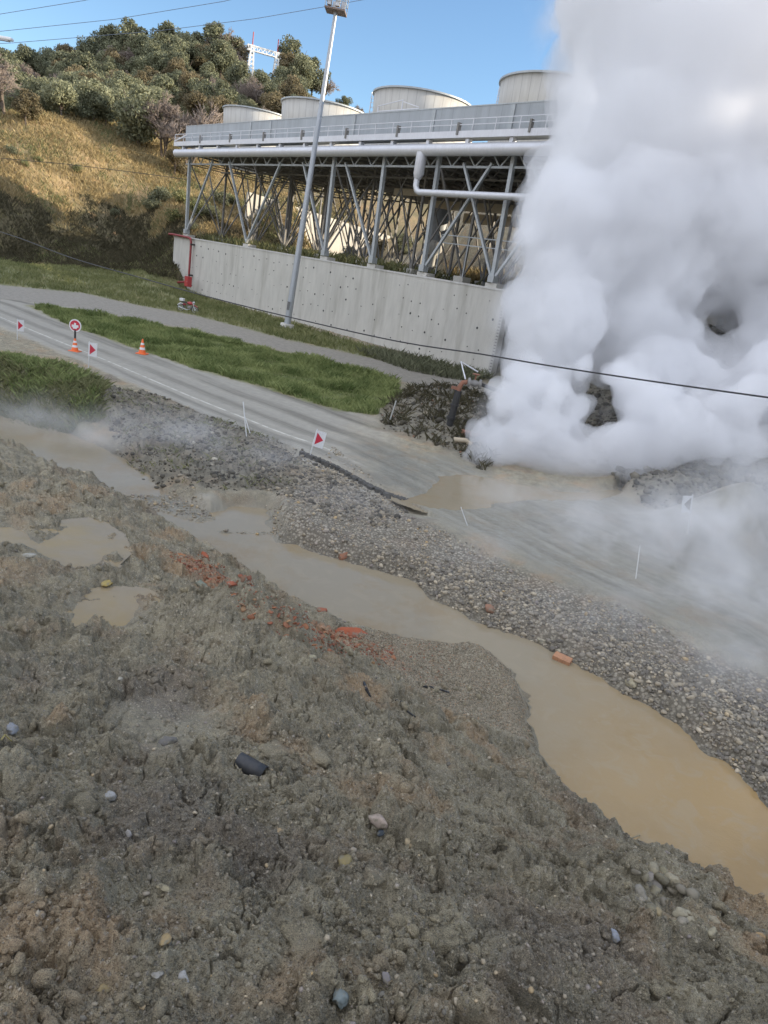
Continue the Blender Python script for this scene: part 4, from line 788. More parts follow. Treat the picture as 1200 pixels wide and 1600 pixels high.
# lamp head poking in at upper left
lp=atY(-55,60,40); sl_=empty('street_lamp',(lp[0],lp[1],gz(lp[0],lp[1])),label='white street lamp head entering at the upper left edge',cat='lamp')
hz=atY(4,62,40)[2]-sl_.location.z; dx=float(atY(22,68,40)[0]-lp[0])
MB().tube([(0,0,0),(0,0,hz-.3)],[.14,.09],10).build('pole',M_stl,sl_); MB().tube([(0,0,hz-.35),(dx*.4,0,hz+.1),(dx*.75,0,hz+.05)],.05,8).build('arm',M_stl,sl_)
f_=MB().box((dx*.62,-.16,hz+.0),(dx*.97,.16,hz+.15)).build('lamp_head',paint('white_lamp',(.85,.85,.85),.3,0,.05),sl_,bevel=.05); MB().box((dx*.66,-.12,hz-.04),(dx*.9,.12,hz-.003)).build('lens',bpy.data.materials['lamp_glass'],f_)
# ------------------------------------------------------------------ cables
def cable(pts,r,label,group=None,mat=None):
    return tag(MB().tube([tuple(map(float,q)) for q in pts],r,6).build('cable',mat or M_rub,None),label,'cable',group)
cpx=[(-150,322),(0,362),(109,402),(220,434),(330,465),(480,502),(625,534),(750,553),(850,570),(1000,593),(1200,621),(1400,648)]
cp=[]
for x_,y_ in cpx:
    Yd=1/np.interp(x_,[-150,1400],[1/46.,1/12.5]); cp.append(atY(x_,y_,Yd))
fine_c=[]
for i in range(len(cp)-1):
    for t in (0,.25,.5,.75):
        p0,p1,p2,p3=cp[max(i-1,0)],cp[i],cp[i+1],cp[min(i+2,len(cp)-1)]; fine_c.append(.5*((2*p1)+(-p0+p2)*t+(2*p0-5*p1+4*p2-p3)*t*t+(-p0+3*p1-3*p2+p3)*t**3))
fine_c.append(cp[-1]); cable(fine_c,.02,'black cable sagging across the whole view in front of the wall and steam')
M_wire=paint('line_wire',(.16,.2,.27),.5)
for k,(pts,lab) in enumerate((([(-250,40),(0,22),(130,1),(330,-40)],'uppermost thin power line in the top left sky'),([(-250,62),(0,49),(180,30),(350,2),(520,-40)],'middle thin power line in the top left sky'),([(-250,80),(20,67),(250,48),(400,29),(510,10),(565,0),(680,-22)],'lowest thin power line, passing behind the mast top'))):
    P=[atY(x_,y_,150) for x_,y_ in pts]; cable(P,.045,lab,None,M_wire)
P=[atY(x_,y_,80) for x_,y_ in ((-60,240),(0,247),(100,256),(200,268),(290,280))]; cable(P,.03,'thin dark cable strung above the dry hillside')
# ------------------------------------------------------------------ signs, cones
M_sw=paint('sign_white',(.72,.72,.72),.45,0,.15); M_sr=paint('sign_red',(.55,.03,.06),.4,0,.15); M_sg=paint('sign_back',(.62,.63,.63),.5,0,.2); M_pole=paint('white_stake',(.62,.62,.60),.5,0,.2)
def chevron(px,py,top,bw,bh,label,face=0.,lean=(0,0),pt=1,back=False,off=0):
    g=hit(px,py); k=np.dot(g-CAM,Fv)/FPX; e=empty('chevron_board',g,label=label,cat='chevron sign',group='chevron boards on stakes'); H=(py-top)*k
    MB().tube([(0,0,-.1),(0,0,H)],.022,8).build('stake',M_pole,e); w_,h_=bw*k,bh*k; z0=H-h_-.03; x0=-.03 if off==0 else (off*w_)
    bd=MB().box((x0,-.035,z0),(x0+w_,-.024,z0+h_)).build('board',M_sw if not back else M_sg,e)
    tri=[(x0+w_*.18,z0+h_*.12),(x0+w_*.18,z0+h_*.88),(x0+w_*.86,z0+h_*.5)] if pt>0 else [(x0+w_*.85,z0+h_*.1),(x0+w_*.85,z0+h_*.9),(x0+w_*.2,z0+h_*.5)]
    V=[(a,-.039,b) for a,b in tri]+[(a,-.0355,b) for a,b in tri]; mk('chevron_mark',V,[(0,1,2),(5,4,3),(0,3,4,1),(1,4,5,2),(2,5,3,0)],M_sr if not back else M_stld,bd)
    e.rotation_euler=(lean[0],lean[1],face); return e
chevron(138,580,534,13,21,'white board with a red arrowhead on a stake right of the round sign',.15,(0,.02))
chevron(27,531,499,10,17,'leftmost red arrowhead board by the far left road edge',.7,(0,.02))
chevron(484,713,668,17,26,'leaning white board with a red arrowhead by the torn asphalt',.1,(0,.14))
chevron(1074,834,770,15,27,'grey board with a dark arrowhead on a stake in the mist at the right',0.,(0,-.17),-1,True,-1)
# bare stakes
def stake(px,py,tx,ty,label,r=.02,col=None,cross=False):
    g=hit(px,py); k=np.dot(g-CAM,Fv); t=CAM+ray(tx,ty)/np.dot(ray(tx,ty),Fv)*k; e=empty('marker_stake',g,label=label,cat='stake'); d=t-g
    MB().tube([(0,0,-.08),tuple(d)],r,8).build('stake',col or M_pole,e)
    if cross: MB().tube([tuple(d*.15+np.array([.12,0,0])),tuple(d*.6)],r*.8,6).build('strut',col or M_pole,e)
    return e
stake(386,684,380,628,'thin white stake with a strut at the near road edge',cross=True)
stake(607,662,619,626,'leaning whitish marker stake at the end of the grass strip',.03,paint('aged_stake',(.36,.36,.33),.6))
stake(994,905,1000,852,'faint pale stake in the thin mist beyond the cobbles',.015)
stake(733,822,720,792,'thin tilted pale lath lying on the muddy road',.012)
M_or=paint('orange_plastic',(.85,.16,.03),.45,0,.15)
def cone(px,py,hpx,label,sign=False):
    g=hit(px,py); k=np.dot(g-CAM,Fv)/FPX; H=hpx*k; e=empty('traffic_cone',g,label=label,cat='traffic cone')
    MB().box((-H*.34,-H*.34,0),(H*.34,H*.34,H*.06)).build('base',M_or,e,bevel=.01)
    MB().lathe([(H*.24,H*.06),(H*.05,H*.97),(H*.035,H)],n=20).build('cone_body',M_or,e)
    f=lambda z:H*(.24-.19*(z-.06)/.91)+.004
    for a,b in((.3,.45),(.62,.75)): MB().lathe([(f(a),H*a),(f(b),H*b)],n=20,cap=False).build('reflective_band',M_sw,e)
    return e,H
cone(222,553,23,'orange and white traffic cone standing alone on the road')
e,H=cone(117,549,22,'orange traffic cone carrying the round red sign'); g=e.location
rs=empty('round_sign',(g.x,g.y-.0,g.z+H),label='round red and white warning sign fixed on top of the traffic cone',cat='round sign')
MB().tube([(0,0,-.06),(0,0,.34)],.05,8).build('post',M_rub,rs)
zc=.55; R_=.30
d_=MB().lathe([(R_,-.012),(R_,.012)],(0,0,zc),28,'y').build('disc',M_sw,rs); ri=MB().lathe([(R_*.82,-.016),(R_*.82,-.0125)],(0,0,zc),28,'y').build('red_field',M_sr,d_)
b_=MB(); b_.box((-R_*.55,-.021,zc-R_*.28),(R_*.55,-.0165,zc+R_*.10)); b_.box((-R_*.16,-.0225,zc-R_*.1),(R_*.16,-.0212,zc+R_*.42)); b_.box((-R_*.36,-.0235,zc-R_*.5),(R_*.3,-.0226,zc-R_*.2)); b_.build('white_mark',M_sw,d_)
# ------------------------------------------------------------------ motorcycle
g=hit(293,488); mc_=empty('motorcycle',g,rz=-.12,label='red and white small motorcycle parked in the grass by the track',cat='motorcycle'); MS=1.05
def P_(x_,y_,z_): return (x_*MS,y_*MS,z_*MS)
for wx in(-.62,.64):
    wh=MB().lathe([(.245*MS,-.045),(.30*MS,-.03),(.305*MS,0),(.30*MS,.03),(.245*MS,.045)],P_(wx,0,.30),24,'y',cap=False).build('tyre',M_rub,mc_)
    b_=MB().lathe([(.25*MS,-.03),(.25*MS,.03),(.22*MS,.03),(.22*MS,-.03),(.25*MS,-.03)],P_(wx,0,.30),24,'y',cap=False); b_.lathe([(.05,-.06),(.05,.06)],P_(wx,0,.30),10,'y')
    for j in range(8): a=j*PI/4; b_.bar(P_(wx,0,.30),P_(wx+.23*math.cos(a),0,.30+.23*math.sin(a)),.012)
    b_.build('rim',M_pipe,mc_)
MB().tube([P_(-.62,.05,.30),P_(-.2,.05,.38),P_(-.05,.05,.62),P_(.38,.02,.72)],.03,8).tube([P_(-.45,0,.72),P_(-.05,0,.62),P_(.0,0,.3),P_(.3,0,.32),P_(.4,0,.7)],.025,8).build('frame',M_dark,mc_)
MB().tube([P_(.64,.08,.3),P_(.44,.08,.86)],.025,8).tube([P_(.64,-.08,.3),P_(.44,-.08,.86)],.025,8).build('fork',M_pipe,mc_)
MB().tube([P_(.36,-.36,.98),P_(.44,-.12,.92),P_(.44,.12,.92),P_(.36,.36,.98)],.016,8).build('handlebar',M_dark,mc_)
def blob(pts,rad,mat,name):
    b=MB(); b.lathe([(0.01,-1),(.5,-.85),(.85,-.5),(1,0),(.85,.5),(.5,.85),(.01,1)],n=14,axis='x'); V=np.array(b.v)*np.array(rad)*MS+np.array(P_(*pts)); b.v=[tuple(v) for v in V]; return b.build(name,mat,mc_)
blob((.18,0,.76),(.28,.13,.14),M_red,'fuel_tank'); blob((.5,0,.86),(.09,.09,.09),M_pipe,'headlight'); blob((-.28,0,.78),(.36,.12,.06),M_rub,'seat'); blob((.15,0,.42),(.2,.14,.16),M_stld,'engine'); blob((-.3,0,.6),(.18,.12,.1),M_redp,'side_cover')
MB().tube([P_(.25,-.12,.3),P_(.0,-.13,.2),P_(-.75,-.14,.36)],[.025,.03,.05],8).build('exhaust',M_pipe,mc_)
MB().tube([P_(.40,0,.62),P_(.62,0,.64),P_(.86,0,.52)],[.03,.05,.03],8).build('front_mudguard',M_red,mc_); MB().tube([P_(-.4,0,.64),P_(-.66,0,.65),P_(-.92,0,.48)],[.03,.06,.03],8).build('rear_mudguard',M_sw,mc_)
MB().box(P_(-.72,-.16,.84),P_(-.36,.16,1.06)).build('luggage_box',M_sw,mc_,bevel=.03)
# ------------------------------------------------------------------ wellhead pipe with valve
g=hit(706,664); zb=g[2]; k=np.dot(g-CAM,Fv)/FPX; wp=empty('wellhead_pipe',g,label='black lagged standpipe with orange neck and valve beside the steam',cat='pipe'); Hh=(664-598)*k
M_lag=paint('black_lagging',(.035,.035,.035),.7); M_ore=paint('rusty_orange',(.30,.13,.08),.8,0,.6)
MB().tube([(-.12,0,-.3),(0,0,Hh*.82)],.15,14).lathe([(.2,.0),(.2,.1)],(-.1,0,.25),12).lathe([(.19,0),(.19,.08)],(-.05,0,Hh*.45),12).build('standpipe',M_lag,wp)
MB().tube([(0,0,Hh*.82),(.02,0,Hh*.92),(.1,0,Hh*1.02),(.3,0,Hh*1.05)],.10,12).build('elbow',M_ore,wp); MB().bar((-.32,0,Hh*.87),(.02,0,Hh*.87),.12).build('nozzle',M_ore,wp)
vv=MB(); vv.lathe([(.13,.3),(.2,.32),(.2,.4),(.1,.45),(.16,.6),(.1,.75),(.2,.8),(.2,.88),(.13,.9)],(0,0,Hh*1.05),14,'x'); vv.build('valve',M_stld,wp); MB().tube([(.6,0,Hh*1.05),(.6,0,Hh*1.25)],.03).lathe([(.16,0),(.16,.03)],(.6,0,Hh*1.25),14).build('handwheel',M_ore,wp)
MB().tube([(.88,0,Hh*1.05),(1.5,0,Hh*.98),(4.2,.3,Hh*.80)],.075,12).build('discharge_pipe',M_lag,wp); MB().tube([(.2,.1,Hh*1.1),(-.1,.5,Hh*1.45),(.7,.6,Hh*1.28)],.035,8).build('bypass_line',M_pipe,wp)
g=hit(722,693); pb=MB().tube([(-.35,0,.1),(.1,0,.14),(.35,0,.02)],.1,10).build('pipe_stub',paint('pale_stub',(.5,.42,.3),.6),loc=g); tag(pb,'pale broken pipe stub lying in the rubble under the valve','pipe')
g=hit(737,684); pb=MB().tube([(-.45,.1,.15),(.45,0,.1)],.12,10).build('pipe_stub',M_ore,loc=g); tag(pb,'rusty pipe stub lying behind the pale one under the valve','pipe')
# ------------------------------------------------------------------ lattice gantry on the hill
q=atY(412,100,226); zg=gz(q[0],q[1]); gt=empty('lattice_gantry',(q[0],q[1],zg),rz=math.radians(25),label='white lattice power gantry with red tips on the hilltop',cat='pylon'); top=atY(415,76,226)[2]-zg
M_gw=paint('gantry_white',(.8,.8,.78),.5,0,.05)
for sx_ in(-3.6,3.6):
    b_=MB()
    for a,c in((-.8,-.8),(.8,-.8),(.8,.8),(-.8,.8)): b_.bar((sx_+a,c,0),(sx_+a*.4,c*.4,top),.28)
    for j in range(7):
        z0=top*j/7;z1=top*(j+1)/7; s0=.8-.48*j/7; s1=.8-.48*(j+1)/7; b_.bar((sx_-s0,-s0,z0),(sx_+s1,-s1,z1),.18); b_.bar((sx_+s0,-s0,z0),(sx_-s1,-s1,z1),.18)
    b_.build('lattice_leg',M_gw,gt); MB().tube([(sx_,0,top),(sx_,0,top+3.2)],.16,6).build('red_tip',M_red,gt)
b_=MB()
for z in(top-.2,top-1.4):
    for y_ in(-.4,.4): b_.bar((-5,y_,z),(5,y_,z),.25)
for j in range(8): b_.bar((-5+j*1.25,-.4,top-.2),(-4.4+j*1.25,-.4,top-1.4),.18); b_.bar((-4.4+j*1.25,-.4,top-1.4),(-3.75+j*1.25,-.4,top-.2),.18)
b_.build('cross_arm',M_gw,gt)
# ------------------------------------------------------------------ vegetation
def foliage(name,dark,light,tr=.28,hueR=.0):
    m=Mat(name); t=m.attr('tone'); oi=m.n('ShaderNodeObjectInfo').outputs['Random']
    c=m.mix(t,dark,light); c=m.mix(m.ramp(oi,0,1,0,.35),c,tuple(v*.6 for v in dark)); 
    b=m.n('ShaderNodeBsdfPrincipled',{'Base Color':c,'Roughness':.75,'Specular IOR Level':.25}); tb=m.n('ShaderNodeBsdfTranslucent',{'Color':c}); mx=m.n('ShaderNodeMixShader',{0:tr,1:b.outputs[0],2:tb.outputs[0]}); m.t.links.new(mx.outputs[0],m.out.inputs[0]); return m.m
F_ol=foliage('olive_leaf',(.16,.17,.095),(.45,.45,.29)); F_dk=foliage('dark_leaf',(.12,.128,.078),(.33,.34,.21)); F_au=foliage('autumn_leaf',(.14,.12,.065),(.30,.245,.15)); F_tw=foliage('twig',(.24,.195,.165),(.44,.37,.32)); F_gr=foliage('grass_blade',(.13,.175,.055),(.44,.48,.20)); F_dry=foliage('dry_grass_blade',(.26,.20,.09),(.52,.41,.22)); F_mix=foliage('verge_blade',(.13,.155,.06),(.33,.31,.16))
F_vg=foliage('roadside_blade',(.14,.165,.06),(.42,.41,.20))
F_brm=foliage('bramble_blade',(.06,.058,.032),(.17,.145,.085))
M_bark=paint('bark',(.14,.11,.085),.9)
def leafcloud(n,lobes,size,seed,spread=.9):
    r=np.random.default_rng(seed); k=r.integers(0,len(lobes),n); Lb=np.array(lobes)[k]; d=r.normal(size=(n,3)); d/=np.linalg.norm(d,axis=1)[:,None]; rad=r.random(n)**.38
    clump=1+.18*np.sin(d[:,0]*5+k)*np.sin(d[:,1]*6+1.3*k)*np.cos(d[:,2]*5)
    c=Lb[:,:3]+d*(rad*clump)[:,None]*Lb[:,3:4]*np.array([1,1,.85]); a=r.normal(size=(n,3)); a/=np.linalg.norm(a,axis=1)[:,None]; b=np.cross(a,d+r.normal(size=(n,3))*.6); b/=np.linalg.norm(b,axis=1)[:,None]+1e-9
    s=size*r.uniform(.5,1.3,(n,1)); V=np.stack([c-a*s,c-b*s*.55,c+a*s,c+b*s*.55],1).reshape(-1,3); F_=np.arange(4*n).reshape(-1,4)
    tone=np.clip(.45+.28*r.normal(size=n)+.12*np.sin(k*2.3),0,1)
    return V,F_,np.repeat(tone,4)
def lobes(seed,R,H,n=9,z0=1.2):
    r=np.random.default_rng(seed); o=[]
    for i in range(n):
        a=2*PI*i/n+r.uniform(-.4,.4); q=r.uniform(.25,.68)*R; o.append((q*math.cos(a),q*math.sin(a),z0+(H-z0)*r.uniform(.3,.78),R*r.uniform(.32,.55)))
    o.append((0,0,z0+(H-z0)*.62,R*.55)); o.append((r.uniform(-.2,.2)*R,0,H*.86-.1*R,R*.36)); return o
def trunk_mb(H,r0,seed,nb=5,R=2.):
    r=random.Random(seed); b=MB(); b.tube([(0,0,-.4),(r.uniform(-.1,.1),0,H*.25),(r.uniform(-.2,.2),r.uniform(-.2,.2),H*.5)],[r0,r0*.8,r0*.5],8)
    for i in range(nb):
        a=2*PI*i/nb+r.uniform(-.4,.4); b.tube([(0,0,H*r.uniform(.18,.35)),(R*.35*math.cos(a),R*.35*math.sin(a),H*.5),(R*.65*math.cos(a),R*.65*math.sin(a),H*r.uniform(.6,.8))],[r0*.5,r0*.3,r0*.12],6)
    return b
def make_tree(name,seed,R,H,fmat,n,size,label,cat,z0=1.,nl=9,group=None):
    e=empty(name,(0,0,0),label=label,cat=cat,group=group); trunk_mb(H,.05*H*.55,seed,5,R).build('trunk',M_bark,e)
    V,F_,t=leafcloud(n,lobes(seed,R,H,nl,z0),size,seed); mk('crown',V,F_,fmat,e,attrs={'tone':t}); return e
def bare_tree(name,seed,H,label,cat,group=None,spread=.5,lv=5):
    r=random.Random(seed); segs=[]
    def rec(p,d,l,rad,k):
        q=p+d*l; segs.append((p,q,rad,rad*.65)); 
        if k==0: return
        for i in range(4 if k>1 else 5):
            nd=(d+Vector((r.gauss(0,spread),r.gauss(0,spread),r.gauss(.08,spread*.6)))).normalized(); rec(p+d*l*r.uniform(.5,1),nd,l*r.uniform(.55,.8),rad*.55,k-1)
    e=empty(name,(0,0,0),label=label,cat=cat,group=group)
    for i in range(3): rec(Vector((r.uniform(-.3,.3),r.uniform(-.3,.3),-.2)),Vector((r.gauss(0,.25),r.gauss(0,.25),1)).normalized(),H*.33,H*.02,lv)
    V=[];F_=[];T=[]
    big_b=MB()
    for p,q,a,b in segs:
        if a>H*.009: big_b.tube([p,q],[a,b],6,False); continue
        d=(q-p).normalized(); s=d.cross(Vector((r.random(),r.random(),r.random()))).normalized(); w_=max(a,.024); i=len(V); t=d.cross(s)
        V+=[tuple(p+s*w_),tuple(p-s*w_*.5+t*w_*.8),tuple(p-s*w_*.5-t*w_*.8),tuple(q)]; F_+=[(i,i+1,i+3),(i+1,i+2,i+3),(i+2,i,i+3)]; T+=[r.random()]*4
    big_b.build('trunk',M_bark,e); mk('crown',np.array(V),np.array(F_),F_tw,e,attrs={'tone':T}); return e
protos={}
def place(key,px,py,Yd,wpx,label,R0_,group=None,dz=0,rz=None):
    """crown centred near the outline point, trunk foot on the ground below"""
    q=atY(px,py,Yd); sc=wpx/2*(Yd*1.05)/FPX/R0_; e=protos[key]; z=gz(q[0],q[1]); loc=(q[0],q[1],z-.1)
    rz=random.uniform(0,6.3) if rz is None else rz
    if not e.get('used'):
        e['used']=1; e.location=loc; e.rotation_euler=(0,0,rz); e.scale=(sc,)*3; e['label']=label
        if group: e['group']=group
        elif 'group' in e: del e['group']
        return e
    c=copy_tree(e,loc,rz,sc,label); 
    if group: c['group']=group
    elif 'group' in c: del c['group']
    return c
for i in range(3): protos['ol%d'%i]=make_tree('olive_tree',20+i,3.,5.2,F_ol,7500,.16,'x','olive tree',-.8,14)
for i in range(3): protos['dk%d'%i]=make_tree('evergreen_tree',30+i,3.,6.8,F_dk,5500,.20,'x','tree',-.3,12)
for i in range(2): protos['au%d'%i]=make_tree('autumn_tree',40+i,3.,6.5,F_au,4600,.18,'x','tree',-.2,10)
for i in range(2): protos['br%d'%i]=bare_tree('bare_tree',50+i,6.5,'x','bare tree')
for i in range(2): protos['bu%d'%i]=make_tree('bush',60+i,1.5,1.9,F_dk if i else F_mix,1500,.13,'x','bush',-.2,7)
# front row on the terrace
place('ol0',217,205,126,88,'large round olive tree at the right end of the terrace row',3.)
place('ol1',96,190,121,56,'broad olive tree left of the middle of the terrace row',3.)
place('ol2',146,180,128,60,'rounded olive tree just left of the gap in the terrace row',3.)
place('ol1',62,160,126,56,'olive tree second from the left above the dry slope',3.)
place('ol0',30,165,120,50,'pale olive tree near the left edge above the dry slope',3.)
place('ol2',108,140,140,44,'olive tree standing behind the broad one on the terrace',3.)
place('ol0',190,160,138,56,'olive tree behind the large round one',3.)
for k,(x_,y_,Y_,w_,kk) in enumerate(((20,140,140,46,'ol0'),(55,130,146,46,'ol1'),(85,150,136,44,'ol2'),(130,150,140,46,'ol0'),(165,145,146,44,'ol1'),(120,175,131,42,'ol1'),(180,175,136,46,'ol2'),(75,178,124,40,'ol0'),(10,175,126,44,'ol2'),(240,185,138,40,'ol1'),(165,200,128,34,'dk0'),(118,192,124,30,'dk2'))):
    place(kk,x_,y_,Y_,w_,'olive tree in the grove behind the terrace row',3.,'grove behind the terrace row')
place('dk1',146,195,126,40,'dark low tree filling the gap in the terrace row',3.)
place('au0',40,200,111,44,'brownish shrubby tree at the left brow of the slope',3.)
place('br0',8,165,113,70,'bare tree at the far left edge above the slope',2.6)
place('br1',292,205,124,100,'bare grey-brown tree against the left end of the cooling tower',2.6)
place('br0',255,220,126,76,'smaller bare tree just left of the cooling tower',2.6)
place('au1',275,240,122,36,'rusty shrub at the corner of the cooling tower',3.)
for k,(x_,y_,Y_,w_) in enumerate(((252,255,110,34),(285,262,108,30),(240,275,107,26),(310,290,104,34),(335,300,104,30),(275,300,103,28),(350,275,110,30),(365,262,112,26),(300,335,100,20),(120,262,108,16),(180,280,106,14),(60,290,104,14),(20,300,103,18),(40,305,102,14))):
    place('bu%d'%((k+1)%2),x_,y_,Y_,w_,'dark bush on the slope beneath and beside the left end of the cooling tower' if k<9 else 'small shrub dotted on the dry hillside',1.5,'bushes beside the tower' if k<9 else 'shrubs on the dry hillside')
for k,(x_,y_,Y_,w_,kk) in enumerate(((395,290,104,26,'au1'),(420,275,112,34,'ol1'),(450,280,112,34,'au0'),(480,285,114,34,'dk0'),(515,290,114,34,'au1'),(560,300,114,30,'dk2'),(600,305,116,34,'au0'),(640,310,116,34,'ol2'))):
    place(kk,x_,y_,Y_,w_,'tree on the sunlit slope seen between the steel legs',3.,'trees behind the steel legs')
# the wooded hill
r2=random.Random(77); zones=[]
crest=[(10,95),(40,92),(75,85),(100,75),(125,80),(150,72),(175,66),(200,66),(222,66),(240,72),(265,62),(290,72),(310,78),(335,72),(355,68),(372,82),(395,92),(430,108),(455,112),(470,118),(486,135),(500,150),(535,160),(560,172)]
kinds=['dk','dk','ol','dk','au','ol','dk']
for k,(x_,y_) in enumerate(crest):
    if 385<x_<440: continue
    kd='br%d'%(k%2) if k in (1,8,9,14,21,23) else r2.choice(kinds)+'0'; kd=kd if kd[:2]=='br' else kd[:2]+str(r2.randrange(2 if kd[:2]=='au' else 3))
    place(kd,x_,y_+16,232,r2.uniform(36,56) if k<22 else 22,'tree on the skyline of the wooded hill',3.,'trees along the hill skyline')
for k in range(215):
    x_=r2.uniform(-20,470); t=r2.random(); Yd=145+t*85; 
    q=atY(x_,150,Yd); z=gz(q[0],q[1])
    if 385<x_<440 and Yd>205: continue
    if x_>470 and Yd<190: continue
    kd=r2.choice(['dk','ol','ol','dk','au','br','dk']); kd+=str(r2.randrange(2 if kd in('au','br') else 3))
    place(kd,x_,150,Yd,r2.uniform(26,48)*(190/Yd)**.5,'tree on the flank of the wooded hill behind the olive terrace',3.,'trees on the hill flank')
for k,e in list(protos.items()):
    if not e.get('used'):
        for ch in list(e.children): bpy.data.objects.remove(ch)
        bpy.data.objects.remove(e)
for o in scene.objects:
    if 'used' in o: del o['used']
# grass: blades as three-point slivers
def blades(name,x,y,h,w_,mat,lean=.35,tone=None):
    n=len(x); z=gsamp(Z,x,y)-.02; a=rng.uniform(0,2*PI,n); dx=np.cos(a)*w_/2; dy=np.sin(a)*w_/2; lx=rng.normal(0,lean,n)*h; ly=rng.normal(0,lean,n)*h
    V=np.stack([np.stack([x-dx,y-dy,z],-1),np.stack([x+dx,y+dy,z],-1),np.stack([x+dx*.5+lx*.35,y+dy*.5+ly*.35,z+h*.6],-1),np.stack([x+lx,y+ly,z+h],-1)],1).reshape(-1,3)
    i=np.arange(n)[:,None]*4; F_=np.concatenate([i+[0,1,2],i+[0,2,3]]); t=np.clip(.5+.25*rng.normal(size=n),0,1) if tone is None else tone
    return tag(mk(name,V,F_,mat,attrs={'tone':np.repeat(t,4)}),kind='stuff')
x,y=in_poly(P_grass,190000); k=sdf(P_grass,x,y)+.9*fbm(x,y,1.4,4,310)<-.05; x,y=x[k],y[k]; hn=sst(-.5,.4,fbm(x,y,2.2,3,301)); blades('tall_grass',x,y,.08+.42*hn*rng.random(len(x))**1.4,.035,F_gr,.4,np.clip(.45+.8*fbm(x,y,1.8,3,302)+.2*rng.normal(size=len(x)),0,1))
x,y=in_poly(P_verge,170000); k=rng.random(len(x))<.35+.65*sst(-.3,.3,fbm(x,y,2.,3,303)); x,y=x[k],y[k]; blades('verge_grass',x,y,.12+.36*rng.random(len(x)),.06,F_vg,.35,np.clip(.4+.6*fbm(x,y,3.,3,304)+.2*rng.normal(size=len(x)),0,1))
x,y=in_poly(P_rubm,9000); k=fbm(x,y,1.2,3,334)>.0; blades('mound_scrub',x[k],y[k],.1+.3*rng.random(k.sum()),.04,F_brm,.6)
x,y=in_poly(P_mound,45000); k=(sdf(P_mound,x,y)<-.2)&(fbm(x,y,1.6,3,305)+.5*(gsamp(Z,x,y)-.45)>.12); x,y=x[k],y[k]; blades('mound_grass',x,y,.08+.28*rng.random(len(x)),.025,F_gr,.4)
x,y=in_poly(Pm2,16000); blades('mound_dry_grass',x,y,.06+.22*rng.random(len(x)),.025,F_mix,.6)
x,y=in_poly(P_dark,9000); k=fbm(x,y,1.,3,333)>.15; blades('bank_dry_grass',x[k],y[k],.04+.14*rng.random(k.sum()),.02,F_mix,.7)
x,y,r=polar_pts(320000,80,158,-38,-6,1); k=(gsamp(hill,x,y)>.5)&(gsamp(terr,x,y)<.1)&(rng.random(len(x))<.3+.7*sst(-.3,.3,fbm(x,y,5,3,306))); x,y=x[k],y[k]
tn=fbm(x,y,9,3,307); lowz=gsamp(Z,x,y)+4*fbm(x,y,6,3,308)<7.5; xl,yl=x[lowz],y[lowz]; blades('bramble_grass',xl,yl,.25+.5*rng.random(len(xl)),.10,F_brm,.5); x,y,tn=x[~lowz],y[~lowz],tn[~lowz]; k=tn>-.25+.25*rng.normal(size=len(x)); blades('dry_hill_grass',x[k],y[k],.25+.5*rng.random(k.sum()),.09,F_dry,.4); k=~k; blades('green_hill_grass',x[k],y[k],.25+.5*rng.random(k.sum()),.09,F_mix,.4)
# reeds behind the legs
u=rng.uniform(-16,22,9000); v=rng.uniform(16,27,9000); x=S0[0]+D2[0]*u+NV[0]*v; y=S0[1]+D2[1]*u+NV[1]*v; blades('dry_reeds',x,y,.6+1.8*rng.random(9000),.08,F_dry,.3)
u=rng.uniform(14,52,7000); v=rng.uniform(2,14,7000); x=S0[0]+D2[0]*u+NV[0]*v; y=S0[1]+D2[1]*u+NV[1]*v; blades('terrace_weeds',x,y,.3+1.1*rng.random(7000)**2,.08,F_mix,.35)
x,y=in_poly(pl([(560,553),(600,552),(700,575),(765,592),(740,600),(640,580)],0),9000); blades('wall_foot_weeds',x,y,.2+.6*rng.random(len(x))**2,.04,F_dk,.4)
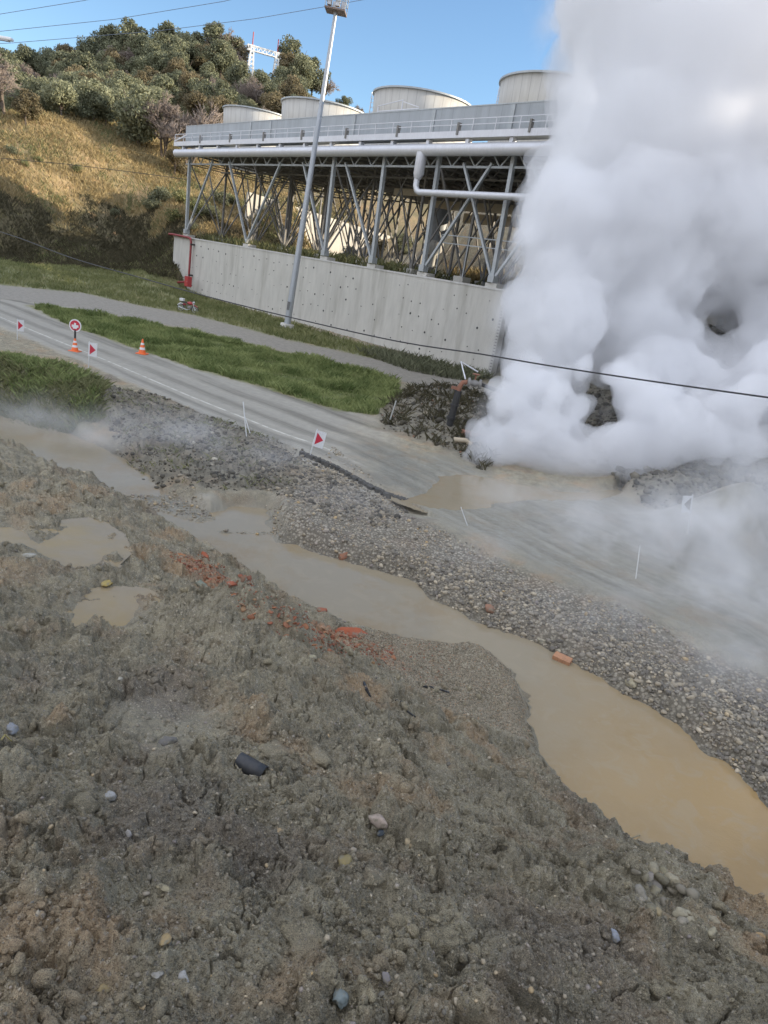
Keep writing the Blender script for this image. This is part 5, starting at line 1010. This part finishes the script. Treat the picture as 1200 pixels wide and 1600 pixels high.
# ------------------------------------------------------------------ steam
def steam_mesh(name,balls,vox,amp,mat,parent=None,seed=1):
    bb=MB(); V0,F0=ico(3)
    Vs=[];Fs=[];n=0
    for (c,r_) in balls: Vs.append(V0*r_+np.array(c)); Fs.append(F0+n); n+=len(V0)
    o=mk('tmp',np.concatenate(Vs),np.concatenate(Fs)); md=o.modifiers.new('r','REMESH'); md.mode='VOXEL'; md.voxel_size=vox
    tx=[]
    for k_,(sc_,st_) in enumerate(amp):
        t=bpy.data.textures.new('cl%d'%k_,'CLOUDS'); t.noise_scale=sc_; t.noise_depth=2; t.noise_basis='BLENDER_ORIGINAL'; md=o.modifiers.new('d','DISPLACE'); md.texture=t; md.texture_coords='GLOBAL'; md.strength=st_; md.mid_level=.5
    md=o.modifiers.new('r2','REMESH'); md.mode='VOXEL'; md.voxel_size=vox*.95
    dg=bpy.context.evaluated_depsgraph_get(); me=bpy.data.meshes.new_from_object(o.evaluated_get(dg)); bpy.data.objects.remove(o)
    nv=len(me.vertices); e_=np.empty(len(me.edges)*2,np.int32); me.edges.foreach_get('vertices',e_); e_=e_.reshape(-1,2); lab=np.arange(nv)
    while True:
        l0=lab.copy(); mn=np.minimum(lab[e_[:,0]],lab[e_[:,1]]); np.minimum.at(lab,e_[:,0],mn); np.minimum.at(lab,e_[:,1],mn); lab=lab[lab]; lab=lab[lab]
        if (lab==l0).all(): break
    cnt=np.bincount(lab); keep_=cnt.argmax(); np_=len(me.polygons); ls=np.empty(np_,np.int32); me.polygons.foreach_get('loop_start',ls); lv=np.empty(len(me.loops),np.int32); me.loops.foreach_get('vertex_index',lv)
    import bmesh
    bm=bmesh.new(); bm.from_mesh(me); bm.verts.ensure_lookup_table(); bmesh.ops.delete(bm,geom=[bm.verts[i] for i in np.nonzero(lab!=keep_)[0]],context='VERTS'); bm.to_mesh(me); bm.free()
    ob=bpy.data.objects.new(name,me); me.materials.clear(); me.materials.append(mat); COL.objects.link(ob); ob.parent=parent; return ob
def vol(name,dens,col=(.96,.97,1.),an=.2,hetero=None):
    m=Mat(name); d=dens
    if hetero: d=hetero(m)
    v=m.n('ShaderNodeVolumePrincipled',{'Color':(*col,1),'Density':d,'Anisotropy':an}); m.t.links.new(v.outputs[0],m.out.inputs['Volume']); return m.m
def ball(px,py,Yd,rpx): q=atY(px,py,Yd); k=np.dot(q-CAM,Fv)/FPX; return (tuple(q),rpx*k)
B=[]
for a in [(728,712,25.2,11),(750,716,25,17),(775,712,25,30),(800,695,26,42),(845,700,26,48),(885,718,25.5,38),(925,722,25.5,34),(965,705,26,48),(1010,690,27,48),(905,690,27,30),(815,640,28,46),(850,610,28,42),(812,600,29,30),(840,560,30,55),(880,500,30,70),(838,470,31,48),(870,440,31,60),(830,520,30,42),
 (890,340,32,75),(875,395,32,60),(930,270,33,70),(960,200,34,85),(980,110,35,98),(985,20,36,105),(990,-80,37,112),(1000,-200,38,130),(1060,-330,40,170),(930,420,32,80),(1000,350,33,110),(1060,230,34,130),(1100,100,35,150),(1150,-50,37,170),(1200,-200,39,200),
 (1120,350,33,110),(1180,230,34,130),(1250,100,35,160),(1300,300,34,150),(1230,400,33,90),(1040,420,32,78),(1000,500,31,62),(1130,420,33,68),(1200,480,32,50),(1250,560,31,90),
 (1020,580,30,66),(1080,610,30,62),(1150,620,30,62),(1130,570,31,40),(1210,600,29,70),(1290,640,28,90),(1010,640,28,52),(1070,655,29,50),(990,690,27,40),(1160,660,30,45),(1230,670,29,50),(1060,530,31,38),(1165,540,31,36),(930,560,33,30),(905,530,32,34)]:
    B.append(ball(*a))
r2=random.Random(4)
for a in [(900,300,37,90),(960,150,39,110),(1000,0,41,130),(1100,200,40,150),(1200,100,41,180),(900,450,37,70),(1000,420,38,95),(1200,350,39,130),(1300,500,37,140),(1050,-250,45,220),(1250,-100,43,220),(1400,100,42,240),(1400,400,38,200),(1420,620,33,140)]: B.append(ball(*a))
edge_p=[(905,235),(872,275),(845,300),(822,330),(815,370),(818,420),(806,465),(800,505),(812,545),(790,590),(775,625),(768,665),(745,700),(880,160),(885,90),(885,20),(872,205),(960,745),(900,750),(840,748),(1010,735),(1050,705),(975,640),(960,600),(1100,690),(1170,700)]
for x_,y_ in edge_p:
    for _ in range(3): B.append(ball(x_+r2.uniform(5,28),y_+r2.uniform(-18,14)-(14 if y_>690 else 0),{True:26,False:31}[y_>560]+r2.uniform(-1.,1.5),r2.uniform(12,26)))
for x_,y_,Yd,r_ in [(950,560,32,44),(985,560,32,44),(900,590,30,26),(885,560,31,40),(1060,480,33,46),(1010,540,32,50),(940,520,33,50),(990,620,30,36),(1085,560,32,44),(870,650,28,34),(1000,470,34,80),(1240,520,32,60),(1180,470,34,60),(1016,622,28.5,42),(1040,612,29.5,40),(1000,600,29,36),(905,640,29,16),(985,665,28,30)]: B.append(ball(x_,y_,Yd,r_))
for k in range(150):
    x_=r2.uniform(740,1180); y_=r2.uniform(560,738) if x_<1010 else r2.uniform(600,700)
    if (abs(x_-943)<26 and 590<y_<712): continue
    if y_<700-(x_-700)*1.2: continue
    B.append(ball(x_,y_,r2.uniform(25,29),r2.uniform(11,24)))
st_=empty('steam_plume',at(860,755,0),label='huge billowing white steam plume rising from the flooded road',cat='steam'); st_['kind']='stuff'
inv=Matrix.Translation(-Vector(st_.location))
def hz_(c): return c[2]
low=[b for b in B if b[0][2]<11.]; high=[(c,r_*1.03) for c,r_ in B if c[2]>8.]
sm=steam_mesh('steam_body',low,.18,[(1.5,1.),(.55,.65),(.25,.34),(.12,.14)],vol('steam_vapour',.95,(.99,.992,1.),0.),None,1); sm.parent=st_; sm.matrix_parent_inverse=inv; sm['kind']='stuff'
vl=steam_mesh('steam_head',high,.35,[(2.6,2.4),(1.,1.1),(.45,.5)],vol('steam_head_vapour',.42,(.99,.992,1.),0.),None,2); vl.parent=st_; vl.matrix_parent_inverse=inv; vl['kind']='stuff'
# soft wisps whose density fades to nothing at their rim
M_w=Mat('wisp_vapour'); p=M_w.obj(); ln_=M_w.n('ShaderNodeVectorMath',{0:p},operation='LENGTH').outputs['Value']; fal=M_w.ramp(ln_,1.,.15); fal=M_w.math('MULTIPLY',fal,fal); nn_=M_w.ramp(M_w.noise(M_w.pos(),.75,3,.6,.6),.38,.62)
dn_=M_w.math('MULTIPLY',M_w.math('MULTIPLY',fal,nn_),M_w.n('ShaderNodeAttribute',attribute_name='wisp',attribute_type='OBJECT').outputs['Fac'])
v_w=M_w.n('ShaderNodeVolumePrincipled',{'Color':(.99,.992,1.,1),'Density':dn_,'Anisotropy':0.}); M_w.t.links.new(v_w.outputs[0],M_w.out.inputs['Volume'])
wme=mk('wisp',I3[0],I3[1],M_w.m); wme_d=wme.data; bpy.data.objects.remove(wme)
def wisp(c,rad,dens,parent,rz=0,ry=0):
    o=bpy.data.objects.new('wisp',wme_d); COL.objects.link(o); o.parent=parent; o.matrix_parent_inverse=Matrix.Translation(-Vector(parent.location)); o.location=[float(v) for v in c]; o.scale=rad; o.rotation_euler=(0,ry,rz); o['wisp']=dens; return o
for x_,y_,Yd,r_,d_ in [(880,40,34,60,.7),(885,130,34,60,.7),(890,200,33,50,.8),(868,260,32,45,.8),(845,310,31,40,.8),(822,360,30,36,.8),(800,420,30,40,.7),(790,490,30,45,.8),(788,560,29,40,.7),(765,640,27,34,.7),(1000,730,25,50,.5),(1080,715,25,60,.6),(1160,700,25,70,.6),(945,640,29,36,.35),(1110,515,32,50,.3),(880,-40,35,70,.7)]:
    c_,rr_=ball(x_,y_,Yd,r_); wisp(c_,(rr_,rr_*1.1,rr_*1.3),d_,st_,r2.uniform(0,3))
# drifting low mist: over the muddy road at the right and over the upper stream at the left
def mist(cs,label):
    g=hit(*cs[0][:2]); e=empty('mist',g,label=label,cat='mist'); e['kind']='stuff'
    for px,py,rx,rz,d in cs:
        h=hit(px,py); wisp((h[0],h[1],h[2]+rz*.45),(rx,rx*.8,rz),d,e,.6)
mist([(1020,890,3.6,1.1,.40),(1090,850,4.6,1.4,.42),(1180,870,5.,1.7,.48),(940,850,3.6,1.,.36),(860,800,3.6,1.,.34),(1180,960,3.4,1.1,.46),(1080,950,2.4,.7,.30),(1150,1060,2.6,.8,.5),(960,960,1.8,.6,.26),(1190,800,4.5,2.,.34),(900,980,2.,.6,.3),(1000,1020,1.8,.6,.3),(760,880,2.2,.6,.22)],'thin mist drifting over the muddy road at the right')
mist([(60,670,3.4,1.,.4),(150,700,3.,.9,.42),(240,690,3.2,1.,.36),(330,710,2.8,.8,.3),(420,740,2.6,.8,.26),(540,800,2.4,.7,.2)],'faint mist over the upper stream at the left')
EXPO=0.7
FILL_CLD=9.
# ------------------------------------------------------------------ light
w=bpy.data.worlds.new('World'); scene.world=w; w.use_nodes=True; nt=w.node_tree; nt.nodes.clear()
sk=nt.nodes.new('ShaderNodeTexSky'); sk.sky_type='NISHITA'; sk.sun_disc=False; sk.sun_elevation=SUN_EL; sk.sun_rotation=SUN_AZ; sk.altitude=200; sk.air_density=1.0; sk.dust_density=.15; sk.ozone_density=3
def wn(t,ins,**k):
    nd=nt.nodes.new(t)
    for a,b in k.items(): setattr(nd,a,b)
    for a,b in ins.items():
        if isinstance(b,bpy.types.NodeSocket): nt.links.new(b,nd.inputs[a])
        else: nd.inputs[a].default_value=b
    return nd
tcw=nt.nodes.new('ShaderNodeTexCoord').outputs['Generated']; dt=wn('ShaderNodeVectorMath',{0:tcw,1:(-.42,-.62,.66)},operation='DOT_PRODUCT').outputs['Value']
nz=wn('ShaderNodeTexNoise',{'Vector':tcw,'Scale':3.2,'Detail':6.,'Roughness':.6}).outputs[0]
am=wn('ShaderNodeMath',{0:nz,1:1.6,2:dt},operation='MULTIPLY_ADD').outputs[0]
mk_=wn('ShaderNodeMapRange',{'Value':am,'From Min':.84,'From Max':1.2,'To Min':0.,'To Max':.92}).outputs[0]  # bright clouds added out of view, behind and overhead, as fill light
mxn=nt.nodes.new('ShaderNodeMix'); mxn.data_type='RGBA'; nt.links.new(mk_,mxn.inputs[0]); nt.links.new(sk.outputs[0],mxn.inputs[6]); mxn.inputs[7].default_value=(5.6,5.9,6.7,1)
bg=nt.nodes.new('ShaderNodeBackground'); bg.inputs[1].default_value=.15; wo=nt.nodes.new('ShaderNodeOutputWorld'); nt.links.new(mxn.outputs[2],bg.inputs[0]); nt.links.new(bg.outputs[0],wo.inputs[0])
sl=bpy.data.lights.new('sun','SUN'); sl.energy=5.; sl.angle=math.radians(.5); sl.color=(1,.86,.66); so=bpy.data.objects.new('sun',sl); COL.objects.link(so)
sd=Vector((sx*math.cos(SUN_EL),sy*math.cos(SUN_EL),math.sin(SUN_EL))); so.rotation_euler=sd.to_track_quat('Z','Y').to_euler(); so.location=(0,0,60)
vs=scene.view_settings; vs.view_transform='Standard'; vs.look='None'; vs.exposure=EXPO; vs.gamma=1; vs.use_curve_mapping=False
cy=scene.cycles; cy.max_bounces=10; cy.diffuse_bounces=3; cy.glossy_bounces=3; cy.transmission_bounces=4; cy.volume_bounces=10; cy.transparent_max_bounces=16; cy.use_denoising=True; cy.sample_clamp_indirect=4
cy.use_adaptive_sampling=True; cy.adaptive_threshold=.02
